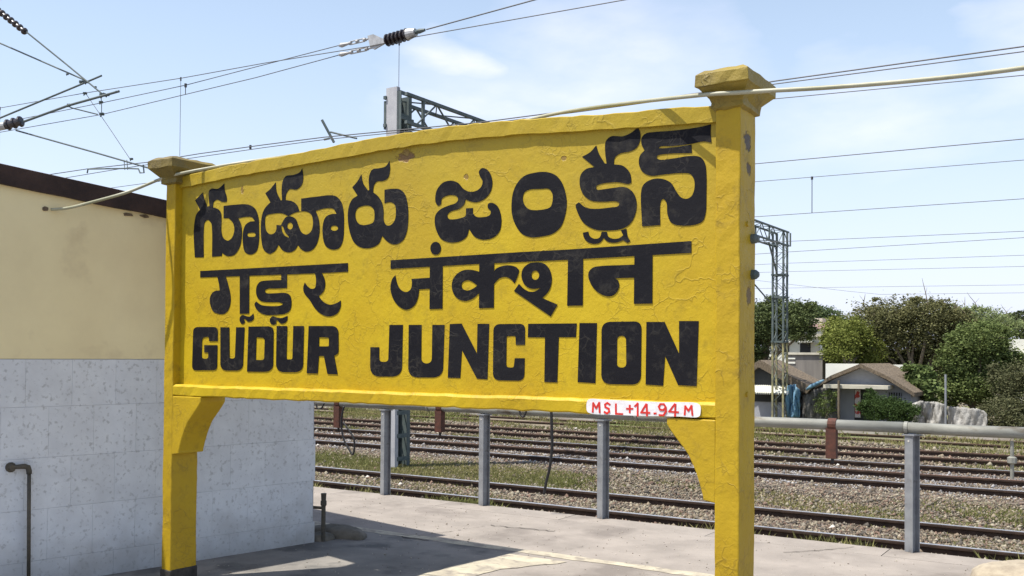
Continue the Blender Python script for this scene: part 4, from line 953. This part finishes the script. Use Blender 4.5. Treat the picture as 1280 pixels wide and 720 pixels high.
def ribs2(a, c_, n, r1, r0):
    P = []; R_ = []; A = T(*a); C2 = T(*c_)
    for k in range(n):
        for t, r in ((.05, r0), (.35, r0), (.5, r1), (.68, r1*.93), (.8, r0)): P.append(A.lerp(C2, (k+t)/n)); R_.append(r)
    bb = MB(); bb.tube(P, R_, 14); return bb.build('insulator', M['insul'], cm)
ribs2((6, 157, 9.6), (29, 151, 9.74), 3, .10, .07)
ribs2((-6, 10, 9.75), (33, 41, 9.9), 7, .065, .035)
b = MB(); b.tube([T(-8, 160, 9.5), T(7, 157, 9.6)], .068, 12); b.build('end_fitting', M['zinc'], cm)
tube_part([(-60, 175, 9.3), (-6, 160, 9.5)], .03, 'stub')
# bits of the next cantilever seen over the board's top edge
c2 = empty('line_bracket', at(410, 165, Y=14), label='small dark crossed tubes of a cantilever just above the arched board top', cat='cantilever')
r2 = c2.location
for a, c_, rr in (((402.5, 150), (417.5, 178), .026), ((413, 165), (446, 173), .018), ((405, 174.5), (412, 173), .02)):
    b = MB(); b.tube([at(*a, Y=14)-r2, at(*c_, Y=14.1)-r2], rr, 8); b.build('tube', M['mast_dark'], c2)

# ---------------------------------------------------------------- settlement beyond the tracks
def box_px(b, x0, y0, x1, y1, Y, d, zmin=None):
    a = at(x0, y0, Y=Y); e = at(x1, y1, Y=Y); z1 = a.z; z0 = e.z if zmin is None else zmin
    b.box(a.x, e.x, Y, Y+d, z0, z1)
BZ = -1.6
# hut A with a thatched roof (left)
hA = empty('thatched_hut', (0, 0, 0), label='thatched hut with a zigzag cement-sheet awning just right of the yellow post', cat='hut')
b = MB(); box_px(b, 900, 487, 992, 500, 44.5, 5, BZ); b.build('wall', M['hutgrey'], hA)
a = at(925, 452, Y=43.6); e = at(1008, 492, Y=43.6); rdg = at(962, 449, Y=46)
b = MB(); rr = [at(950, 450, Y=44), at(1015, 484, Y=44), at(1008, 492, Y=44), at(948, 459, Y=44)]
lft = [at(950, 450, Y=44), at(885, 484, Y=44), at(892, 492, Y=44), at(948, 459, Y=44)]
for q in (rr, lft):
    b.add([p for p in q]+[p+Vector((.0, 3.0, .0)) for p in q], [(0, 1, 2, 3), (4, 7, 6, 5), (0, 4, 5, 1), (1, 5, 6, 2), (2, 6, 7, 3), (3, 7, 4, 0)])
b.build('roof', M['thatch'], hA)
b = MB(); p0, p1, p2 = at(948, 458, Y=44.3), at(905, 482, Y=44.3), at(992, 482, Y=44.3); b.add([p0, p1, p2], [(0, 1, 2)]); b.add([p+Vector((0, .1, 0)) for p in (p0, p1, p2)], [(0, 2, 1)]); b.build('gable', M['hutdark'], hA)
b = MB(); V = []; n = 40; A_ = at(930, 486, Y=43.2); E_ = at(984, 487.5, Y=43.2)
for i in range(n+1):
    x = A_.x+(E_.x-A_.x)*i/n; z = .05 if i % 2 else 0
    V += [(x, 43.2, A_.z-.18+z), (x, 44.4, A_.z+.17+z)]
b.add(V, [(2*i, 2*i+2, 2*i+3, 2*i+1) for i in range(n)]); b.add([(p[0], p[1], p[2]-.05) for p in V], [(2*i, 2*i+1, 2*i+3, 2*i+2) for i in range(n)]); b.build('awning', M['hutwhite'], hA)
b = MB(); box_px(b, 928, 492, 984, 503, 44.44, .05); b.build('doorway', M['hutdark'], hA)
# hut B: gabled
hB = empty('gabled_hut', (0, 0, 0), label='small grey gabled hut with thatch roof, white front ledge and barred window', cat='hut')
b = MB(); L0 = at(1022, 482, Y=45).x; L1 = at(1139, 490, Y=45).x; apx = at(1075, 458, Y=45)
zl = at(1022, 484, Y=45).z; zr = at(1139, 492, Y=45).z
b.prism([(L0, BZ), (L1, BZ), (L1, zr), (apx.x, apx.z), (L0, zl)], 45, 50); b.build('wall', M['hutgrey'], hB)
b = MB()
for (q0, q1) in (((1075, 454.5), (1004, 489)), ((1075, 454.5), (1143, 491))):
    u0 = at(*q0, Y=44.4); u1 = at(*q1, Y=44.4); t = Vector((0, 0, .17))
    mid = u0.lerp(u1, .5)+Vector((0, 0, .10))
    for (s0, s1) in ((u0, mid), (mid, u1)):
        q = [s0, s1, s1-t, s0-t]; b.add(q+[p+Vector((.0, 6, 0)) for p in q], [(0, 1, 2, 3), (4, 7, 6, 5), (0, 4, 5, 1), (1, 5, 6, 2), (2, 6, 7, 3), (3, 7, 4, 0)])
b.build('roof', M['thatch'], hB)
b = MB(); u0 = at(1029, 480.5, Y=43.9); u1 = at(1110, 479.5, Y=43.9); b.box(u0.x, u1.x, 43.9, 45.02, u0.z-.16, u0.z); b.build('ledge', M['asbestos'], hB)
b = MB(); box_px(b, 1068, 486, 1092, 500, 44.97, .05, BZ); b.build('doorway', M['hutdark'], hB)
b = MB(); box_px(b, 1068.5, 487, 1075.5, 522, 44.90, .03); b.build('hanging_cloth', M['cloth'], hB)
win = MB(); box_px(win, 1111, 490.5, 1127, 500.5, 44.98, .03); w_ = win.build('window', M['hutdark'], hB)
for k in range(5):
    b = MB(); x_ = 1112.5+k*3.2; box_px(b, x_, 490.5, x_+.9, 500.5, 44.955, .02); b.build('bar', M['hutgrey'], w_)
b = MB(); box_px(b, 1111, 495, 1127, 496, 44.945, .008); b.build('bar', M['hutgrey'], w_)
b = MB(); p = at(1048.5, 480, Y=43.8); b.tube([(p.x, 43.8, BZ), (p.x, 43.8, p.z+.15)], .055, 7); tag(b.build('wooden_pole', M['bark']), 'upright wooden pole in front of the gabled hut ledge', 'pole')
# lumpy hanging sheets
def sheet_wall(name, px0, px1, ytop, Y, m, lab, cat, amp=.12, seed=1, zb=BZ):
    rr = random.Random(seed); nx, nz = 44, 14; V = []
    for i in range(nx+1):
        px = px0+(px1-px0)*i/nx
        yt = np.interp(px, [p[0] for p in ytop], [p[1] for p in ytop]); tp = at(px, yt, Y=Y)
        for k in range(nz+1):
            t = k/nz; z = tp.z+(zb-tp.z)*t
            V.append((tp.x+rr.uniform(-.02, .02), Y+amp*(1.3*sin(i*.21+t*3+seed)+.9*sin(i*.47-t*5+2*seed)+.35*sin(t*9+i*.9)+rr.uniform(-.18, .18)), z+rr.uniform(-.03, .03)))
    b = MB(); b.add(V, [(i*(nz+1)+k, (i+1)*(nz+1)+k, (i+1)*(nz+1)+k+1, i*(nz+1)+k+1) for i in range(nx) for k in range(nz)])
    o = b.build(name, M[m], smooth=True); md = o.modifiers.new('s', 'SOLIDIFY'); md.thickness = .03; return tag(o, lab, cat)
sheet_wall('sheet_fence', 1140, 1184, [(1140, 505), (1150, 501), (1165, 502), (1184, 506)], 44.2, 'sheet', 'crumpled grey plastic sheet fence right of the gabled hut', 'fence', .10, 2)
sheet_wall('sheet_fence', 1185, 1234, [(1185, 508), (1200, 509), (1222, 511), (1230, 514), (1234, 519)], 44.1, 'sheet', 'paler sheet fence panel beside the thin upright stake', 'fence', .05, 5)
sheet_wall('net_fence', 1003, 1046, [(1003, 495), (1015, 488), (1030, 484), (1046, 486)], 44.3, 'sack', 'dark netting fence between the blue tarpaulin and gabled hut', 'fence', .08, 8)
sheet_wall('tarpaulin', 984, 999, [(984, 484), (988, 481), (996, 481), (999, 488)], 43.6, 'tarp', 'bright blue tarpaulin hanging by the thatched hut corner', 'tarpaulin', .10, 3, -1.1)
b = MB(); P_ = [at(1008, 487, Y=43.9), at(1014, 483, Y=43.9), at(1022, 479, Y=43.9), at(1030, 475, Y=43.9)]
b.tube(P_, [.05, .09, .08, .04], 9); tag(b.build('tarpaulin', M['tarp'], smooth=True), 'blue tarpaulin bundle on the left eave of the gabled hut', 'tarpaulin')
b = MB(); p = at(1182, 468, Y=43.8); b.tube([(p.x, 43.8, BZ), (p.x, 43.8, p.z)], .045, 7); tag(b.build('wooden_stake', M['gi']), 'thin grey upright stake between the two sheet fences', 'stake')
# white wall/tank behind hut B, dark block wall, far white houses
b = MB(); box_px(b, 1032, 454.5, 1078, 486, 50.6, 1.2, BZ); tag(b.build('white_hut', M['hutwhite']), 'bright white blank wall rising behind the gabled hut roof', 'hut')
bw = empty('block_house', (0, 0, 0), label='dark stained block house between the left tree and the yellow green bush', cat='house')
b = MB(); box_px(b, 985, 442, 1028, 490, 53, 5, BZ); b.build('wall', M['concrete_old'], bw)
b = MB(); box_px(b, 983, 440.5, 1030, 443.5, 52.9, 5.3); b.build('roof', M['asbestos'], bw)
b = MB(); box_px(b, 985, 447, 994, 449, 52.96, .05); box_px(b, 985, 452.5, 994, 454.5, 52.96, .05); b.build('ledge', M['hutwhite'], bw)
wh = empty('white_house', (0, 0, 0), label='white two storey house with a balcony behind the lattice mast', cat='house')
b = MB(); box_px(b, 958, 420, 1026, 460, 64, 6, BZ); b.build('wall', M['hutwhite'], wh)
b = MB(); box_px(b, 955, 417.5, 1030, 421, 63.6, 6.6); b.build('roof', M['asbestos'], wh)
for (x0, y0, x1, y1, n_m) in ((1000, 429, 1013, 441, 'window'), (975, 429, 986, 440, 'window')):
    b = MB(); box_px(b, x0, y0, x1, y1, 63.95, .05); w_ = b.build(n_m, M['hutdark'], wh)
    b = MB(); box_px(b, x0-1.5, y0-3.5, x1+1.5, y0-1.2, 63.5, .5); b.build('sunshade', M['hutwhite'], w_)
b = MB(); box_px(b, 1013.5, 428, 1024, 443, 63.92, .05); b.build('shutter', M['asbestos'], wh)
ph = empty('pink_house', (0, 0, 0), label='far house with a faded pink roof seen between the trees', cat='house')
b = MB(); box_px(b, 998, 409, 1042, 424, 76, 6, BZ); b.build('wall', M['hutwhite'], ph)
b = MB(); box_px(b, 995, 405.5, 1046, 410.5, 75.6, 7); b.build('roof', M['pink'], ph)
b = MB(); box_px(b, 1008, 398, 1028, 405, 80, 4); b.build('stair_room', M['asbestos'], ph)
w2 = empty('white_house', (0, 0, 0), label='whitish house half hidden by trees at the right edge', cat='house')
b = MB(); box_px(b, 1256, 424, 1330, 470, 62, 6, BZ); b.build('wall', M['hutwhite'], w2)
b = MB(); box_px(b, 1253, 441, 1333, 443.5, 61.7, .4); b.build('sunshade', M['asbestos'], w2)
for x0 in (1266, 1290):
    b = MB(); box_px(b, x0, 446, x0+9, 456, 61.95, .05); b.build('window', M['hutdark'], w2)
b = MB(); box_px(b, 1106, 456, 1134, 490, 53, 3, BZ); tag(b.build('white_shed', M['hutwhite']), 'small pale shed glimpsed behind the right slope of the hut roof', 'shed')

# ---------------------------------------------------------------- trees
def crown_mesh(blobs, n, size, c1, c2, seed, droop=0.0):
    r = np.random.default_rng(seed); Vs = []; Cs = []
    vol = np.array([b[3]*b[4]*b[5] for b in blobs]); cnt = np.maximum(30, (n*vol**.7/np.sum(vol**.7)).astype(int))
    for bl, k in zip(blobs, cnt):
        c = np.array(bl[:3]); R_ = np.array(bl[3:6])
        nc = max(10, k//42)                                         # leafy clumps near the surface of the blob
        d = r.normal(size=(nc, 3)); d /= np.linalg.norm(d, axis=1)[:, None]
        rad = r.uniform(.5, 1.0, nc)[:, None]**.6; cc = c+d*R_*rad
        tone = r.normal(0, 1, nc)
        w = r.integers(0, nc, k); sp = np.mean(R_)*.20*r.uniform(.6, 1.5, nc)
        p = cc[w]+r.normal(size=(k, 3))*sp[w][:, None]*np.array([1.15, 1.15, .75])
        s = size*r.uniform(.55, 1.35, k)
        a = r.normal(size=(k, 3)); a /= np.linalg.norm(a, axis=1)[:, None]; a[:, 2] = a[:, 2]*.6-droop; q = r.normal(size=(k, 3)); q = np.cross(a, q); q /= np.linalg.norm(q, axis=1)[:, None]
        A = p+a*s[:, None]; B = p-a*s[:, None]*.9; Cc = p+q*s[:, None]*.45; D = p-q*s[:, None]*.45
        Vs.append(np.stack([B, Cc, A, D], 1))
        t = np.clip(.5+.24*tone[w]+r.normal(0, .16, k), 0, 1)[:, None]
        Cs.append((np.array(c1)*(1-t)+np.array(c2)*t)*r.uniform(.8, 1.2, (k, 1)))
    V = np.concatenate(Vs); m_ = len(V); V = V.reshape(-1, 3); i = np.arange(m_)*4
    Fc = np.stack([np.stack([i, i+1, i+2], -1), np.stack([i, i+2, i+3], -1)], 1).reshape(-1, 3)
    return V, Fc, np.repeat(np.concatenate(Cs), 2, 0)
def tree(name, lab, blobs_px, Y, n, size, c1, c2, seed, trunk=True, cat='tree', twigs=0, droop=0., group=None, trunk_px=None):
    """blobs_px: (px, py, rx_px, ry_px, dY)"""
    dpt = lambda p: (p-EYE).dot(FW)
    bl = []
    for (px, py, rx, ry, dY) in blobs_px:
        p = at(px, py, Y=Y+dY); k = dpt(p)/F_PX; bl.append((p.x, p.y, p.z, rx*k, max(rx, ry)*k*.9, ry*k))
    bx_ = trunk_px and at(trunk_px, 500, Y=Y) or at(sum(b[0] for b in blobs_px)/len(blobs_px), 500, Y=Y)
    root = empty(name, (bx_.x, Y, -1.4), label=lab, cat=cat, group=group); o3 = np.array(root.location)
    ro = random.Random(seed*3+1)
    for bb in list(bl):
        for _ in range(4):
            th = ro.uniform(-.4, pi+.4); rr_ = ro.uniform(.85, 1.15); k = ro.uniform(.22, .42)
            bl.append((bb[0]+cos(th)*bb[3]*rr_, bb[1]+ro.uniform(-.6, .3)*bb[4], bb[2]+sin(th)*bb[5]*rr_*.95, bb[3]*k, bb[4]*k, bb[5]*k*.9))
    cm_ = (np.array(c1)+np.array(c2))/2; c1 = np.array(c1)*.62+cm_*.38; c2 = np.array(c2)*.62+cm_*.38  # narrowed tone range puts distance haze into the leaf colours
    V, Fc, C_ = crown_mesh(bl, int(n*1.7), size*.72, c1, c2, seed, droop); np_mesh('crown', V-o3, Fc, C_, M['leaf'], root)
    rr = random.Random(seed); b = MB()
    H = max(b_[2] for b_ in bl)+1.4; r0 = .035*H if trunk else .03
    zt_ = min(b_[2]-b_[5]*.5 for b_ in bl)+1.4; zt_ = max(.4, zt_)
    b.tube([(0, 0, -.2), (rr.uniform(-.1, .1), 0, zt_*.5), (rr.uniform(-.2, .2), 0, zt_)], [r0*1.3, r0, r0*.8], 8)
    for bb in bl[:len(blobs_px)]:
        e = Vector(bb[:3])-root.location; st_ = Vector((0, 0, zt_*.85)); md = st_.lerp(e, .5)+Vector((rr.uniform(-.3, .3), rr.uniform(-.3, .3), rr.uniform(-.1, .3)))
        b.tube([st_, md, e, e+Vector((rr.uniform(-.3, .3), 0, bb[5]*.6))], [r0*.6, r0*.4, r0*.22, r0*.08], 6)
        for q in range(3):
            d = Vector((rr.uniform(-1, 1)*bb[3], rr.uniform(-1, 1)*bb[4], rr.uniform(-.3, .9)*bb[5])); b.tube([e, e+d*.5+Vector((0, 0, .1)), e+d], [r0*.2, r0*.12, r0*.04], 5)
    b.build('trunk', M['bark'], root, smooth=True)
    for q in range(twigs):
        bb = rr.choice(bl[:len(blobs_px)]); s_ = Vector(bb[:3])-root.location+Vector((rr.uniform(-.7, .7)*bb[3], -bb[4]*.2, bb[5]*.75)); L_ = rr.uniform(.7, 1.5)
        d = Vector((rr.uniform(-1, 1), 0, rr.uniform(.15, .9))).normalized()*L_
        b = MB(); b.tube([s_, s_+d*.4+Vector((0, 0, .08)), s_+d*.8, s_+d], [.028, .022, .014, .006], 5)
        b.tube([s_+d*.4, s_+d*.4+Vector((rr.uniform(-.3, .3), 0, .35))], [.015, .005], 4); b.build('bare_twig', M['bark'], root)
    return root
GD = ((.055, .08, .03), (.14, .17, .06)); GY = ((.11, .14, .025), (.23, .25, .06)); GB = ((.085, .09, .035), (.19, .185, .08)); GM = ((.07, .105, .03), (.19, .23, .075)); GP = ((.12, .15, .06), (.28, .33, .15))  # lightened greens, carrying the haze in their colour
tree('spreading_tree', 'dark green spreading tree right behind the lattice mast', [(945, 405, 26, 22, 0), (975, 395, 28, 20, 1), (1000, 398, 18, 20, 0), (925, 440, 30, 26, 0), (955, 418, 26, 12, 2), (1002, 418, 16, 9, 0)], 56, 26000, .12, *GD, 11, trunk_px=955)
tree('leafy_bush', 'bright yellow green bushy tree beside the dark block house', [(1050, 434, 18, 20, 0), (1062, 418, 22, 20, 1), (1058, 444, 22, 14, 2), (1080, 440, 22, 18, 2), (1043, 412, 14, 14, 3)], 52, 22000, .095, *GY, 12)
tree('broad_tree', 'broad brownish green tree with bare twigs on its crown behind the gabled hut', [(1095, 400, 30, 22, 0), (1125, 392, 32, 19, 1), (1085, 425, 34, 26, 0), (1160, 396, 30, 20, 0), (1130, 430, 44, 30, 2), (1175, 425, 34, 32, 1), (1110, 455, 34, 18, 1.5), (1165, 462, 40, 26, 2.5), (1195, 404, 20, 16, 1), (1200, 430, 26, 24, 2), (1145, 410, 30, 24, .5)], 55, 42000, .11, *GB, 13, twigs=12)
tree('feathery_tree', 'pale feathery tree with drooping twigs behind the broad tree', [(1195, 396, 22, 12, 0), (1225, 398, 24, 12, 0), (1215, 412, 34, 16, 1), (1250, 408, 18, 12, 1)], 66, 13000, .10, *GP, 14, twigs=10, droop=.4)
tree('leafy_tree', 'fresh green tree leaning over the sheet fence at the right', [(1225, 425, 30, 22, 0), (1200, 448, 24, 20, 0), (1235, 455, 34, 26, 1), (1210, 480, 28, 22, 0), (1245, 490, 26, 24, .5), (1190, 495, 14, 14, 0)], 49, 30000, .10, *GM, 15)
tree('distant_tree', 'hazy distant tree at the right edge beyond the white house', [(1262, 408, 22, 16, 0), (1290, 412, 26, 20, 0), (1320, 415, 26, 20, 0)], 78, 9000, .14, (.05, .07, .025), (.12, .14, .06), 16, droop=.1)
tree('distant_tree', 'small distant tree with a flat crown just right of the mast', [(1018, 391, 16, 8, 0), (1035, 396, 18, 10, 0), (1000, 400, 12, 8, 0)], 88, 5000, .15, (.045, .075, .03), (.11, .15, .06), 17)
tree('scrub_bush', 'dusty olive scrub bush at the right edge above the water pipe', [(1262, 475, 20, 20, 0), (1285, 500, 28, 28, 0), (1250, 518, 22, 20, -1), (1300, 470, 20, 26, 0), (1275, 530, 28, 14, -1)], 46.5, 20000, .075, (.06, .07, .03), (.16, .16, .08), 18, trunk=False, cat='bush')
tree('leafy_shrub', 'low dark green shrub growing before the front wall of the gabled hut', [(1095, 510, 16, 15, 0), (1115, 512, 18, 14, 0), (1132, 516, 14, 12, 0), (1088, 494, 6, 8, .2)], 43.2, 12000, .06, (.022, .045, .012), (.075, .12, .03), 19, trunk=False, cat='shrub')
tree('broadleaf_shrub', 'broad leaved light green shrub beside the right eave of the hut', [(1150, 480, 16, 13, 0), (1140, 466, 12, 9, 0), (1165, 490, 14, 12, 0), (1158, 468, 10, 9, 0)], 47, 2600, .17, (.06, .10, .025), (.20, .25, .09), 20, trunk=False, cat='shrub')
tree('creeper', 'thin creeper climbing the dark netting beside the pole', [(1030, 505, 10, 14, 0), (1038, 495, 8, 8, 0)], 44, 1200, .06, *GM, 21, trunk=False, cat='plant')
# far tree line that closes the horizon on both sides
V_ = []; F2 = []; C2_ = []; off = 0
bl = []
for k in range(110):
    x = -230+k*3.0+rng.uniform(-1, 1); y = rng.uniform(95, 118); h = rng.uniform(2.0, 3.4); bl.append((x, y, h*.35-1.2, rng.uniform(3, 5), 3, h))
V, Fc, C_ = crown_mesh(bl, 150000, .30, (.05, .07, .035), (.11, .13, .06), 33)
tag(np_mesh('far_woodland', V, Fc, C_, M['leaf']), 'low far tree line closing the view behind the settlement', kind='stuff')
